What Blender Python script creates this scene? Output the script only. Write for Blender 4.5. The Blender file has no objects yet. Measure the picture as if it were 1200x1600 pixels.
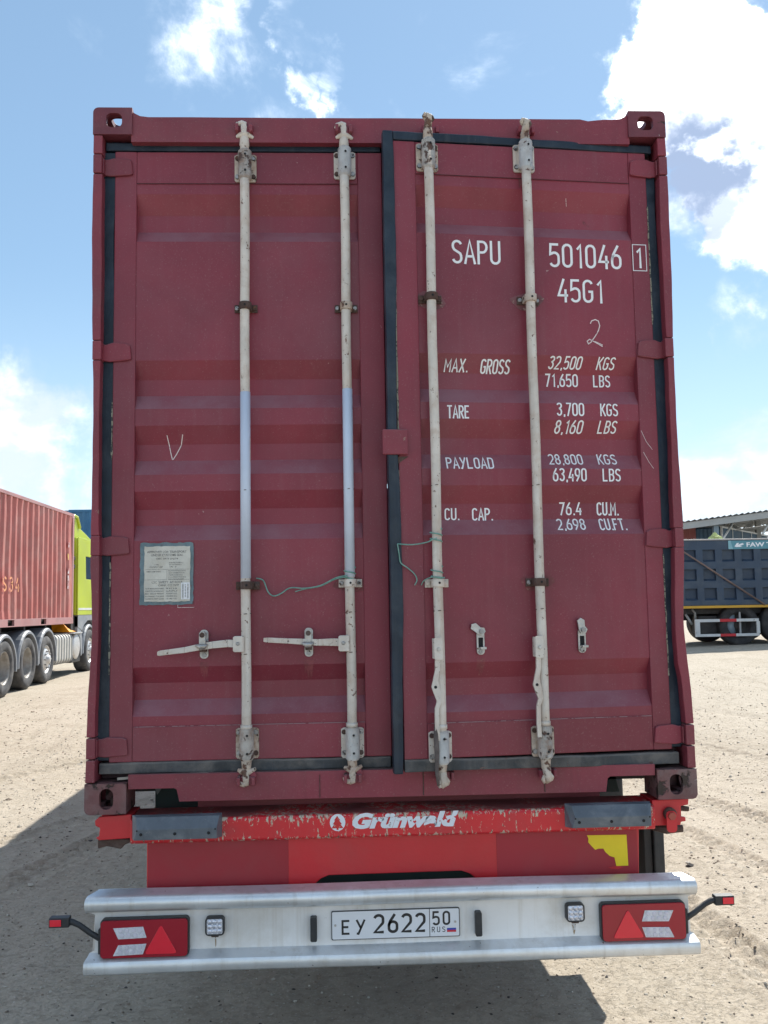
import bpy, math, random
import numpy as np
from mathutils import Vector, Matrix
from mathutils.geometry import tessellate_polygon
R = math.radians
rnd = random.Random(7)
scene = bpy.context.scene
COL = scene.collection

# ------------------------------------------------------------------ camera
def set_camera():
    cam = bpy.data.cameras.new('camera'); o = bpy.data.objects.new('camera', cam); COL.objects.link(o)
    yaw, pitch, roll = 0.0463, 0.0988, -0.0175
    cy, sy = math.cos(yaw), math.sin(yaw)
    f = Vector((sy * math.cos(pitch), cy * math.cos(pitch), math.sin(pitch)))
    r = Vector((cy, -sy, 0)); u = r.cross(f)
    r2 = math.cos(roll) * r + math.sin(roll) * u
    u2 = -math.sin(roll) * r + math.cos(roll) * u
    m = Matrix((r2, u2, -f)).transposed().to_4x4()
    m.translation = (-0.2058, -3.8964, 1.8)
    o.matrix_world = m
    cam.sensor_fit = 'VERTICAL'; cam.sensor_height = 24.0; cam.sensor_width = 18.0
    cam.lens = 24.0 * 1500 / 1600
    cam.clip_start = 0.05; cam.clip_end = 6000
    scene.camera = o
set_camera()

# ------------------------------------------------------------------ sun, sky, exposure
SUN = Vector((0.43, 0.86, 1.0)).normalized()          # towards the sun: ahead, to the right, high
SUN_EL = math.asin(SUN.z); SUN_ROT = math.atan2(SUN.x, SUN.y)
SKY_STRENGTH = 0.088
sl = bpy.data.lights.new('sun', 'SUN'); sl.energy = 2.7; sl.angle = R(0.53); sl.color = (1.0, 0.955, 0.88)
so = bpy.data.objects.new('sun', sl); COL.objects.link(so)
so.rotation_euler = (-SUN).to_track_quat('-Z', 'Y').to_euler()
scene.view_settings.view_transform = 'Standard'
scene.view_settings.look = 'None'
scene.view_settings.gamma = 1.0
scene.view_settings.use_curve_mapping = False
scene.view_settings.exposure = 1.46

class NT:
    def __init__(s, tree): s.t = tree; s.l = tree.links
    def n(s, typ, ins=None, **kw):
        nd = s.t.nodes.new(typ)
        for k, v in kw.items(): setattr(nd, k, v)
        for k, v in (ins or {}).items():
            sk = nd.inputs[k]
            if isinstance(v, bpy.types.NodeSocket): s.l.new(v, sk)
            elif isinstance(v, bpy.types.Node): s.l.new(v.outputs[0], sk)
            else: sk.default_value = v
        return nd
    def math(s, op, a, b=0.0, c=0.0, clamp=False):
        nd = s.n('ShaderNodeMath', operation=op, use_clamp=clamp)
        for i, v in enumerate((a, b, c)):
            if isinstance(v, bpy.types.NodeSocket): s.l.new(v, nd.inputs[i])
            else: nd.inputs[i].default_value = v
        return nd.outputs[0]
    def sstep(s, v, lo, hi):
        nd = s.n('ShaderNodeMapRange', interpolation_type='SMOOTHSTEP')
        s.l.new(v, nd.inputs['Value']); nd.inputs['From Min'].default_value = lo; nd.inputs['From Max'].default_value = hi
        return nd.outputs['Result']
    def mix(s, fac, a, b):
        nd = s.n('ShaderNodeMix', data_type='RGBA')
        for i, v in ((0, fac), (6, a), (7, b)):
            if isinstance(v, bpy.types.NodeSocket): s.l.new(v, nd.inputs[i])
            elif i == 0: nd.inputs[0].default_value = v
            else: nd.inputs[i].default_value = (v[0], v[1], v[2], 1)
        return nd.outputs[2]
    def noise(s, vec, scale, detail=6, rough=0.55, dist=0.0):
        nd = s.n('ShaderNodeTexNoise', {'Vector': vec, 'Scale': scale, 'Detail': detail, 'Roughness': rough, 'Distortion': dist})
        return nd.outputs['Fac']

def make_world():
    w = bpy.data.worlds.new('World'); scene.world = w; w.use_nodes = True
    w.node_tree.nodes.clear(); T = NT(w.node_tree)
    sky = T.n('ShaderNodeTexSky', sky_type='NISHITA', sun_disc=False, sun_elevation=SUN_EL, sun_rotation=SUN_ROT,
              air_density=1.0, dust_density=.1, ozone_density=2.0, altitude=50)
    tc = T.n('ShaderNodeTexCoord').outputs['Generated']
    wn = T.n('ShaderNodeTexNoise', {'Vector': tc, 'Scale': 11.0, 'Detail': 6, 'Roughness': .6}).outputs['Color']
    wv = T.n('ShaderNodeVectorMath', {0: T.n('ShaderNodeVectorMath', {0: wn, 1: (.5, .5, .5)}, operation='SUBTRACT').outputs[0], 1: (.16, .16, .16)}, operation='MULTIPLY').outputs[0]
    tw = T.n('ShaderNodeVectorMath', {0: T.n('ShaderNodeVectorMath', {0: tc, 1: wv}, operation='ADD').outputs[0]}, operation='NORMALIZE').outputs[0]
    # (direction, inner, outer angle in degrees, strength)
    blobs = [((.314, .797, .516), 1.0, 4.2, .46), ((.333, .818, .468), 2.2, 5.2, .50), ((.300, .845, .442), 1.0, 3.4, .42),
             ((.375, .815, .450), 0.8, 3.0, .40), ((.372, .838, .400), 1.4, 4.6, .40), ((.388, .848, .360), 1.6, 4.6, .42),
             ((.352, .856, .385), 1.6, 4.4, .30),
             ((-.140, .834, .533), 0.4, 5.0, .155), ((-.098, .850, .516), 0.3, 3.2, .12), ((-.20, .82, .535), .4, 5.0, .17), ((-.25, .80, .54), .3, 3.0, .08),
             ((-.008, .857, .513), 0.2, 1.5, .17), ((-.026, .848, .530), .2, 1.4, .17), ((-.030, .864, .502), .2, 1.2, .15),
             ((-.325, .933, .160), 2.0, 5.6, .30), ((-.270, .955, .120), 1.5, 5.0, .25), ((-.31, .917, .240), 0.8, 3.5, .13),
             ((.372, .922, .108), 1.0, 5.0, .13), ((.382, .879, .286), .3, 1.8, .16)]
    acc = None
    for d, a, b, s in blobs:
        v = Vector(d).normalized()
        dt = T.n('ShaderNodeVectorMath', {0: tw, 1: v}, operation='DOT_PRODUCT').outputs['Value']
        m = T.math('MULTIPLY', T.sstep(dt, math.cos(R(b)), math.cos(R(a))), s)
        acc = m if acc is None else T.math('MAXIMUM', acc, m)
    sc_ = T.n('ShaderNodeVectorMath', {0: tc, 1: (1, 1, 1.35)}, operation='MULTIPLY').outputs[0]
    n1 = T.noise(sc_, 7.5, 10, .60, .35)
    n2 = T.noise(sc_, 2.6, 5, .5)
    n3 = T.noise(sc_, 30.0, 5, .6)
    low = T.math('MULTIPLY', T.math('SUBTRACT', n2, .27), .80)  # cloud cover raised across the unseen sky to add fill light
    # the open blue gap over the container, masked out of that raised cover
    gap = T.n('ShaderNodeVectorMath', {0: tc, 1: Vector((-.02, .86, .50)).normalized()}, operation='DOT_PRODUCT').outputs['Value']
    low = T.math('SUBTRACT', low, T.math('MULTIPLY', T.sstep(gap, math.cos(R(34)), math.cos(R(19))), .19))
    dens = T.math('ADD', T.math('ADD', n1, acc), low)
    dens = T.math('ADD', dens, T.math('MULTIPLY', T.math('SUBTRACT', n3, .5), .12))
    thick = T.sstep(acc, .26, .40)
    width = T.math('MULTIPLY_ADD', thick, -.25, .40)
    cov = T.sstep(T.math('DIVIDE', T.math('SUBTRACT', dens, .65), width), 0.0, 1.0)
    cov = T.math('MULTIPLY', cov, T.math('MULTIPLY_ADD', thick, .20, .80))
    # grey undersides, as in any thick cumulus; the broad noise decides where
    gd = None
    for d, a, b, s in [((.345, .845, .410), 1.8, 4.6, 1.0), ((.362, .858, .365), 1.0, 3.6, .9)]:
        v = Vector(d).normalized()
        dt = T.n('ShaderNodeVectorMath', {0: tw, 1: v}, operation='DOT_PRODUCT').outputs['Value']
        m = T.math('MULTIPLY', T.sstep(dt, math.cos(R(b)), math.cos(R(a))), s)
        gd = m if gd is None else T.math('MAXIMUM', gd, m)
    ng = T.noise(sc_, 12.0, 7, .55)
    dl_ = T.n('ShaderNodeVectorMath', {0: tc, 1: Vector((-.34, .93, .12)).normalized()}, operation='DOT_PRODUCT').outputs['Value']
    lfac = T.math('MULTIPLY', T.sstep(dl_, math.cos(R(14)), math.cos(R(8))), T.math('MULTIPLY_ADD', T.sstep(ng, .35, .6), .35, .62))
    dr_ = T.n('ShaderNodeVectorMath', {0: tc, 1: Vector((.39, .92, .10)).normalized()}, operation='DOT_PRODUCT').outputs['Value']
    lfac = T.math('MAXIMUM', lfac, T.math('MULTIPLY', T.sstep(dr_, math.cos(R(16)), math.cos(R(10))), T.math('MULTIPLY_ADD', T.sstep(ng, .35, .6), .3, .65)))
    gfac = T.math('MULTIPLY', gd, T.sstep(ng, .33, .50), clamp=True)
    thin = T.sstep(dens, .68, .97)
    cw = T.mix(thin, (4.8, 5.5, 6.3), (18.5, 18.6, 18.8))
    cw = T.mix(lfac, cw, (3.3, 3.7, 4.1))
    cloud = T.mix(gfac, cw, (1.9, 2.4, 3.4))
    hz = T.n('ShaderNodeSeparateXYZ', {0: tc}).outputs['Z']
    haze = T.sstep(hz, .35, -.02)
    skc = T.n('ShaderNodeVectorMath', {0: sky.outputs[0], 1: (.72, .745, .70)}, operation='MULTIPLY').outputs[0]
    skc = T.mix(.42, skc, (1.42, 2.2, 3.05))
    base = T.mix(T.math('MULTIPLY', haze, .60), skc, (3.6, 4.5, 5.3))
    tot = T.mix(T.math('MULTIPLY', cov, .97), base, cloud)
    bg = T.n('ShaderNodeBackground', {'Color': tot, 'Strength': SKY_STRENGTH})
    T.n('ShaderNodeOutputWorld', {'Surface': bg.outputs[0]})
make_world()

# ------------------------------------------------------------------ materials
def M(name, base, rough=.6, metal=0.0, var=.12, vs=2.5, wear=None, dust=None, streak=None, bump=.15, bs=60.0, coat=0.0, spec=.5, fine=None, updust=None):
    """wear = list of (colour, scale, threshold, softness); dust = (colour, amount, scale); streak = (colour, amount)"""
    m = bpy.data.materials.new(name); m.use_nodes = True
    T = NT(m.node_tree); b = m.node_tree.nodes['Principled BSDF']
    tc = T.n('ShaderNodeTexCoord').outputs['Object']
    rd = T.n('ShaderNodeObjectInfo').outputs['Random']
    off = T.math('MULTIPLY', rd, 37.0)
    vec = T.n('ShaderNodeVectorMath', {0: tc, 1: off}, operation='ADD').outputs[0]
    n1 = T.noise(vec, vs, 5, .6)
    c = T.mix(T.sstep(n1, .3, .7), [x * (1 - var) for x in base], [x * (1 + var) for x in base])
    if dust:
        nd = T.noise(vec, dust[2], 7, .65, .4)
        c = T.mix(T.math('MULTIPLY', T.sstep(nd, .42, .72), dust[1]), c, dust[0])
    if streak:
        sv = T.n('ShaderNodeVectorMath', {0: vec, 1: (28.0, 28.0, 1.1)}, operation='MULTIPLY').outputs[0]
        ns = T.noise(sv, 1.0, 4, .6)
        c = T.mix(T.math('MULTIPLY', T.sstep(ns, .5, .78), streak[1]), c, streak[0])
    if updust:
        nz = T.n('ShaderNodeSeparateXYZ', {0: T.n('ShaderNodeNewGeometry').outputs['Normal']}).outputs['Z']
        c = T.mix(T.math('MULTIPLY', T.sstep(nz, .12, .6), T.math('MULTIPLY_ADD', T.sstep(T.noise(vec, 6, 6, .65), .3, .7), .6 * updust[1], .4 * updust[1])), c, updust[0])
    rv = T.math('MULTIPLY_ADD', n1, .22, rough - .11)
    wm = None
    for (wc, ws, th, soft) in (wear or []):
        nw = T.noise(vec, ws, 9, .62, .3)
        mk = T.sstep(nw, th, th + soft)
        c = T.mix(mk, c, wc)
        wm = mk if wm is None else T.math('MAXIMUM', wm, mk)
    if fine:
        nf = T.noise(vec, fine[1], 3, .7)
        c = T.mix(T.math('MULTIPLY', T.sstep(nf, .58, .74), fine[2]), c, fine[0])
    m.node_tree.links.new(c, b.inputs['Base Color'])
    m.node_tree.links.new(rv, b.inputs['Roughness'])
    b.inputs['Metallic'].default_value = metal
    b.inputs['Specular IOR Level'].default_value = spec
    b.inputs['Coat Weight'].default_value = coat
    if bump:
        nb = T.noise(vec, bs, 6, .6)
        h = nb
        if wm is not None: h = T.math('SUBTRACT', nb, T.math('MULTIPLY', wm, .8))
        bn = T.n('ShaderNodeBump', {'Strength': bump, 'Distance': .004, 'Height': h})
        m.node_tree.links.new(bn.outputs[0], b.inputs['Normal'])
    return m

RUST = (.10, .045, .025); DARKR = (.03, .018, .014)
maroon = M('maroon_paint', (.212, .026, .046), .48, 0, .20, 1.1, dust=((.23, .085, .105), .30, 1.3), streak=((.24, .10, .11), .18),
           wear=[((.36, .22, .22), 19, .715, .02), ((.10, .022, .026), 7, .67, .08)], bump=.25, bs=26, fine=((.35, .25, .24), 150, .35), updust=((.26, .135, .165), .7))
maroon_frame = M('maroon_frame_paint', (.210, .030, .049), .52, 0, .18, 1.8, dust=((.19, .10, .10), .25, 2.2), streak=((.09, .02, .025), .2),
           wear=[((.30, .19, .16), 22, .695, .02), ((.07, .02, .02), 9, .68, .06)], bump=.3, bs=40, fine=((.34, .24, .22), 140, .35), updust=((.24, .15, .16), .6))
casting_m = M('worn_casting_paint', (.155, .062, .064), .6, 0, .25, 9, dust=((.20, .155, .15), .8, 7), wear=[(DARKR, 14, .56, .06), ((.42, .38, .36), 20, .70, .02)], bump=.8, bs=50)
casting_top = M('casting_paint', (.15, .03, .045), .55, 0, .15, 6, dust=((.19, .11, .11), .3, 6), wear=[(DARKR, 14, .68, .06), ((.36, .28, .26), 26, .71, .02)], bump=.6, bs=50)
rubber = M('blue_black_rubber', (.010, .021, .038), .42, 0, .3, 5, dust=((.05, .068, .09), .5, 6), streak=((.09, .10, .11), .25), wear=[((.22, .14, .12), 26, .72, .02)], bump=.6, bs=45, spec=.35)
cream = M('chipped_cream_paint', (.62, .58, .53), .5, 0, .1, 9, dust=((.46, .36, .29), .6, 14), streak=((.36, .24, .17), .45), wear=[((.17, .10, .075), 38, .63, .03), ((.07, .045, .04), 80, .66, .03)], bump=.5, bs=80)
cream_rusty = M('rusty_cream_paint', (.52, .45, .38), .6, 0, .14, 12, dust=((.30, .18, .12), .9, 16), wear=[((.12, .06, .04), 26, .545, .06), (DARKR, 50, .66, .03)], bump=.9, bs=70)
sleeve_m = M('pale_blue_sleeve', (.56, .63, .76), .4, 0, .06, 6, streak=((.38, .42, .5), .3), wear=[((.16, .13, .13), 34, .73, .02)], bump=.2, bs=60)
galv = M('zinc_steel', (.46, .46, .45), .38, .7, .15, 20, dust=((.25, .2, .16), .4, 22), wear=[((.14, .08, .05), 40, .66, .04)], bump=.5, bs=90)
boltm = M('dull_bolt', (.34, .34, .34), .42, .6, .2, 30, wear=[((.07, .05, .045), 60, .55, .05)], bump=.4, bs=120)
rust_m = M('rusted_steel', (.085, .05, .04), .75, .2, .3, 20, dust=((.16, .13, .12), .5, 18), wear=[((.20, .10, .06), 40, .6, .05)], bump=1.0, bs=90)
black_hole = M('dark_hole', (.012, .012, .014), .8, 0, .1, 5, bump=0)
white_mark = M('white_lettering', (.80, .82, .85), .55, 0, .04, 6, wear=[((.28, .12, .14), 75, .72, .02)], bump=.1)
chalk = M('chalk_line', (.72, .62, .62), .8, 0, .1, 9, wear=[((.23, .036, .066), 120, .60, .04)], bump=.2)
dirtfilm = M('worn_patch', (.17, .065, .075), .7, 0, .3, 12, wear=[((.30, .20, .18), 60, .60, .04)], bump=.5, bs=80)
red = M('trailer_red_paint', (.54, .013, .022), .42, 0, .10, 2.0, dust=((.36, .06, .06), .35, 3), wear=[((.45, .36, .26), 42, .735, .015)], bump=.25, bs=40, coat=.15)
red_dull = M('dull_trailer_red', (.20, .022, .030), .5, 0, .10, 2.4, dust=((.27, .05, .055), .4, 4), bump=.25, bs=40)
black = M('black_plastic', (.022, .024, .028), .5, 0, .2, 8, dust=((.07, .07, .07), .4, 9), bump=.3, bs=60)
rubber_block = M('grey_buffer_rubber', (.105, .125, .150), .42, .1, .12, 7, dust=((.22, .24, .26), .7, 9), streak=((.05, .05, .055), .3), wear=[((.30, .30, .30), 30, .66, .05)], bump=.5, bs=60)
alu = M('brushed_aluminium', (.74, .77, .80), .38, .62, .10, 3, dust=((.50, .48, .45), .5, 5), streak=((.42, .39, .35), .4), wear=[((.13, .11, .10), 48, .69, .02)], bump=.15, bs=50)
alu_face = M('white_aluminium_face', (.80, .80, .80), .45, .10, .06, 3, dust=((.58, .55, .50), .65, 4), streak=((.48, .42, .34), .40), wear=[((.16, .12, .10), 60, .70, .02)], bump=.15, bs=50)
lamp_red = M('maroon_lamp_lens', (.33, .007, .022), .22, 0, .05, 5, bump=.05, coat=.2)
lamp_tri = M('red_reflector', (.78, .010, .035), .2, 0, .05, 5, bump=.25, bs=300, coat=.5)
lamp_white = M('clear_lamp_lens', (.62, .62, .68), .2, 0, .15, 60, bump=.5, bs=160, coat=.5)
led = M('led_lens', (.72, .74, .80), .12, .2, .1, 80, bump=.2, bs=200, coat=.6)
plate_white = M('plate_white', (.74, .76, .80), .35, 0, .02, 5, bump=.05)
plate_black = M('plate_black', (.02, .02, .022), .45, 0, .02, 5, bump=0)
flag_blue = M('flag_blue', (.02, .06, .4), .4, 0, .02, 5, bump=0)
flag_red = M('flag_red', (.6, .02, .03), .4, 0, .02, 5, bump=0)
yellow = M('yellow_film', (.82, .62, .012), .45, 0, .05, 8, wear=[((.45, .33, .02), 60, .73, .02)], bump=.15)
green_wire = M('green_wire', (.13, .30, .26), .45, 0, .15, 20, dust=((.34, .45, .42), .5, 40), bump=.2)
adhesive = M('blue_grey_adhesive', (.13, .19, .22), .7, 0, .2, 22, dust=((.20, .24, .25), .6, 26), wear=[((.16, .05, .06), 45, .64, .03)], bump=.7, bs=90)
placard = M('aged_placard', (.56, .55, .50), .6, 0, .10, 14, dust=((.46, .42, .34), .6, 18), wear=[((.36, .20, .11), 26, .70, .05)], bump=.3, bs=90)
placard_ink = M('placard_ink', (.13, .13, .13), .7, 0, .1, 30, wear=[((.46, .43, .38), 120, .56, .05)], bump=0)
dkgreen = M('dark_green_steel', (.012, .030, .028), .6, 0, .2, 5, bump=.2)
tyre_m = M('dusty_tyre', (.055, .056, .060), .85, 0, .15, 6, dust=((.17, .165, .16), .8, 4), bump=.6, bs=50)
rim_m = M('dusty_rim', (.34, .33, .31), .5, .25, .15, 10, dust=((.22, .18, .14), .6, 8), bump=.3)
rim_white = M('silver_hub', (.62, .62, .62), .4, .4, .1, 10, dust=((.3, .24, .2), .5, 10), bump=.3)
grey_plastic = M('grey_mudguard', (.24, .26, .29), .5, 0, .08, 5, dust=((.34, .34, .33), .5, 5), bump=.2)
pinkred = M('veiled_red_container', (.45, .135, .115), .6, 0, .14, 1.0, dust=((.50, .27, .235), .7, 1.4), streak=((.52, .33, .29), .5),  # lens-flare veil and grazing sun put into base and dust colours
            wear=[((.05, .04, .04), 5.5, .70, .03), ((.45, .18, .10), 8, .68, .04)], bump=.3, bs=12)
pinkrail = M('pinkish_red_rail', (.40, .20, .20), .6, 0, .12, 1.5, dust=((.38, .25, .24), .6, 2), bump=.3, bs=12)
orange_mark = M('orange_stencil', (.80, .36, .16), .6, 0, .1, 5, wear=[((.45, .15, .13), 10, .47, .06)], bump=0)
lime = M('lime_green_paint', (.50, .58, .035), .35, 0, .05, 1.5, dust=((.44, .50, .14), .25, 2), bump=.05, coat=.3)
lime_dark = M('olive_lime_paint', (.36, .40, .02), .45, 0, .08, 2, bump=.05)
glass = M('dark_cab_glass', (.03, .04, .05), .08, 0, .05, 2, bump=0, spec=.8)
tank_m = M('pale_tank', (.56, .55, .51), .45, .3, .08, 4, dust=((.42, .39, .33), .5, 5), bump=.2)
orange_p = M('orange_tarp', (.85, .32, .01), .5, 0, .15, 9, bump=.6, bs=20)
blue_c = M('blue_container_paint', (.025, .13, .27), .5, 0, .15, .8, dust=((.09, .20, .30), .4, 1.2), bump=.2, bs=10)
blue_c2 = M('grey_blue_container_paint', (.05, .105, .17), .55, 0, .15, .8, dust=((.12, .16, .2), .4, 1.2), bump=.2, bs=10)
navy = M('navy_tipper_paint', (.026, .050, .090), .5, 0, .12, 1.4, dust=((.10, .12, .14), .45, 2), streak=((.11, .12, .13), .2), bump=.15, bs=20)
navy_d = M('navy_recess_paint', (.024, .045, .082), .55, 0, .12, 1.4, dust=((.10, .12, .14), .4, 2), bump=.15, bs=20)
chassis_b = M('dusty_black_chassis', (.028, .028, .030), .7, 0, .3, 3, dust=((.10, .09, .08), .6, 3), bump=.4, bs=20)
yel_line = M('amber_rail_paint', (.62, .34, .03), .5, 0, .08, 3, bump=.1)
rail_wht = M('white_guard_paint', (.62, .63, .62), .5, 0, .08, 3, wear=[((.16, .13, .11), 14, .66, .04)], bump=.2)
rail_red = M('red_guard_paint', (.55, .02, .03), .5, 0, .08, 3, bump=.1)
teal = M('teal_banner', (.10, .27, .33), .6, 0, .06, 4, bump=.1)
roof_m = M('pale_roof_sheet', (.36, .38, .40), .5, .3, .08, 1, bump=.1)
steel_g = M('grey_painted_steel', (.36, .37, .37), .55, 0, .06, 1, bump=.1)
steel_b = M('blue_grey_steel', (.18, .24, .29), .55, 0, .06, 1, bump=.1)
ochre_c = M('brick_red_container_paint', (.26, .075, .07), .6, 0, .15, .8, dust=((.34, .16, .15), .5, 1), bump=.2, bs=10)
cloth_y = M('pale_yellow_cloth', (.55, .60, .25), .8, 0, .2, 8, bump=.6, bs=20)
strap_m = M('brown_strap', (.19, .13, .11), .7, 0, .2, 6, bump=.4)

# ------------------------------------------------------------------ mesh helper
class MB:
    def __init__(s): s.v = []; s.f = []; s.m = []; s.sm = []
    def add(s, vs, fs, mi=0, smooth=False):
        o = len(s.v); s.v += [tuple(p) for p in vs]
        for f in fs: s.f.append(tuple(i + o for i in f)); s.m.append(mi); s.sm.append(smooth)
        return s
    def box(s, x0, x1, y0, y1, z0, z1, mi=0):
        v = [(x, y, z) for z in (z0, z1) for y in (y0, y1) for x in (x0, x1)]
        return s.add(v, [(0, 2, 3, 1), (4, 5, 7, 6), (0, 1, 5, 4), (2, 6, 7, 3), (0, 4, 6, 2), (1, 3, 7, 5)], mi)
    def cyl(s, p0, p1, r0, r1=None, n=16, mi=0, caps=True):
        r1 = r0 if r1 is None else r1
        return s.tube([p0, p1], [r0, r1], n, mi, caps)
    def tube(s, pts, rs, n=10, mi=0, caps=True, flat=1.0):
        pts = [Vector(p) for p in pts]
        if not isinstance(rs, (list, tuple)): rs = [rs] * len(pts)
        vs = []; prev = None
        for i, p in enumerate(pts):
            t = (pts[min(i + 1, len(pts) - 1)] - pts[max(i - 1, 0)]).normalized()
            a = prev if prev is not None else (Vector((0, 1, 0)) if abs(t.y) < .9 else Vector((1, 0, 0)))
            a = (a - t * a.dot(t)).normalized(); prev = a; b = t.cross(a)
            for k in range(n):
                q = 2 * math.pi * k / n
                vs.append(p + a * (math.cos(q) * rs[i] * flat) + b * (math.sin(q) * rs[i]))
        fs = []
        for i in range(len(pts) - 1):
            for k in range(n):
                fs.append((i * n + k, i * n + (k + 1) % n, (i + 1) * n + (k + 1) % n, (i + 1) * n + k))
        s.add(vs, fs, mi, True)
        if caps:
            o = len(s.v) - len(vs)
            s.f.append(tuple(o + k for k in reversed(range(n)))); s.m.append(mi); s.sm.append(False)
            s.f.append(tuple(o + (len(pts) - 1) * n + k for k in range(n))); s.m.append(mi); s.sm.append(False)
        return s
    def lathe(s, prof, origin, axis='x', n=28, mi=0, smooth=True):
        """prof: list of (a, r) along the axis"""
        vs = []
        for a, r in prof:
            for k in range(n):
                q = 2 * math.pi * k / n; c, d = math.cos(q) * r, math.sin(q) * r
                p = {'x': (a, c, d), 'y': (c, a, d), 'z': (c, d, a)}[axis]
                vs.append((p[0] + origin[0], p[1] + origin[1], p[2] + origin[2]))
        fs = [(i * n + k, i * n + (k + 1) % n, (i + 1) * n + (k + 1) % n, (i + 1) * n + k) for i in range(len(prof) - 1) for k in range(n)]
        return s.add(vs, fs, mi, smooth)
    def shape(s, loops, fn, w0, w1, mi=0):
        """polygon with holes in (u, v), thickness w0..w1, fn maps (u, v, w) to 3-D"""
        tri = tessellate_polygon([[Vector((p[0], p[1], 0)) for p in lp] for lp in loops])
        flat = [p for lp in loops for p in lp]; n = len(flat)
        vs = [fn(p[0], p[1], w0) for p in flat] + [fn(p[0], p[1], w1) for p in flat]
        fs = [tuple(t) for t in tri] + [tuple(n + i for i in reversed(t)) for t in tri]
        o = 0
        for lp in loops:
            L = len(lp)
            for i in range(L):
                a, b = o + i, o + (i + 1) % L
                fs.append((a, b, n + b, n + a))
            o += L
        return s.add(vs, fs, mi)
    def bar(s, zs, xl, xr, y0, y1, mi=0):
        """vertical bar whose left and right edges are functions of z (lists)"""
        vs = []; fs = []
        for z, a, b in zip(zs, xl, xr): vs += [(a, y0, z), (b, y0, z), (b, y1, z), (a, y1, z)]
        for i in range(len(zs) - 1):
            for k in range(4): fs.append((i * 4 + k, i * 4 + (k + 1) % 4, i * 4 + 4 + (k + 1) % 4, i * 4 + 4 + k))
        fs.append((3, 2, 1, 0)); e = (len(zs) - 1) * 4; fs.append((e, e + 1, e + 2, e + 3))
        return s.add(vs, fs, mi)
    def build(s, name, mats, parent=None, origin=(0, 0, 0), bevel=0.0, kind=None, label=None):
        me = bpy.data.meshes.new(name)
        ox, oy, oz = origin
        me.from_pydata([(x - ox, y - oy, z - oz) for x, y, z in s.v], [], s.f)
        if not isinstance(mats, (list, tuple)): mats = [mats]
        for m in mats: me.materials.append(m)
        me.polygons.foreach_set('material_index', s.m); me.polygons.foreach_set('use_smooth', s.sm)
        import bmesh
        bm = bmesh.new(); bm.from_mesh(me); bmesh.ops.recalc_face_normals(bm, faces=bm.faces); bm.to_mesh(me); bm.free()
        me.update()
        o = bpy.data.objects.new(name, me); COL.objects.link(o)
        if parent is not None: o.parent = parent
        if bevel:
            b = o.modifiers.new('bevel', 'BEVEL'); b.width = bevel; b.segments = 2; b.limit_method = 'ANGLE'; b.angle_limit = R(35); b.harden_normals = False
        if kind: o['kind'] = kind
        if label: o['label'] = label
        return o

def thing(name, label, cat, loc=(0, 0, 0), group=None, rotz=0.0):
    o = bpy.data.objects.new(name, None); COL.objects.link(o); o.location = loc; o.rotation_euler = (0, 0, rotz)
    o['label'] = label; o['category'] = cat
    if group: o['group'] = group
    return o
XZ = lambda u, v, w: (u, w, v)
def rrect(x0, x1, z0, z1, r, n=5):
    out = []
    for cx, cz, a in ((x1 - r, z1 - r, 0), (x0 + r, z1 - r, 90), (x0 + r, z0 + r, 180), (x1 - r, z0 + r, 270)):
        for k in range(n + 1):
            q = R(a + 90 * k / n); out.append((cx + r * math.cos(q), cz + r * math.sin(q)))
    return out
def circ(cx, cz, r, n=16, rz=None):
    rz = r if rz is None else rz
    return [(cx + r * math.cos(2 * math.pi * k / n), cz + rz * math.sin(2 * math.pi * k / n)) for k in range(n)]
def wob(z, seed, amp, f=3.0):
    return amp * (math.sin(z * f + seed) * .5 + math.sin(z * f * 2.7 + seed * 3.1) * .3 + math.sin(z * f * 7.3 + seed * 1.7) * .2)
def frange(a, b, n): return [a + (b - a) * i / n for i in range(n + 1)]

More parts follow.
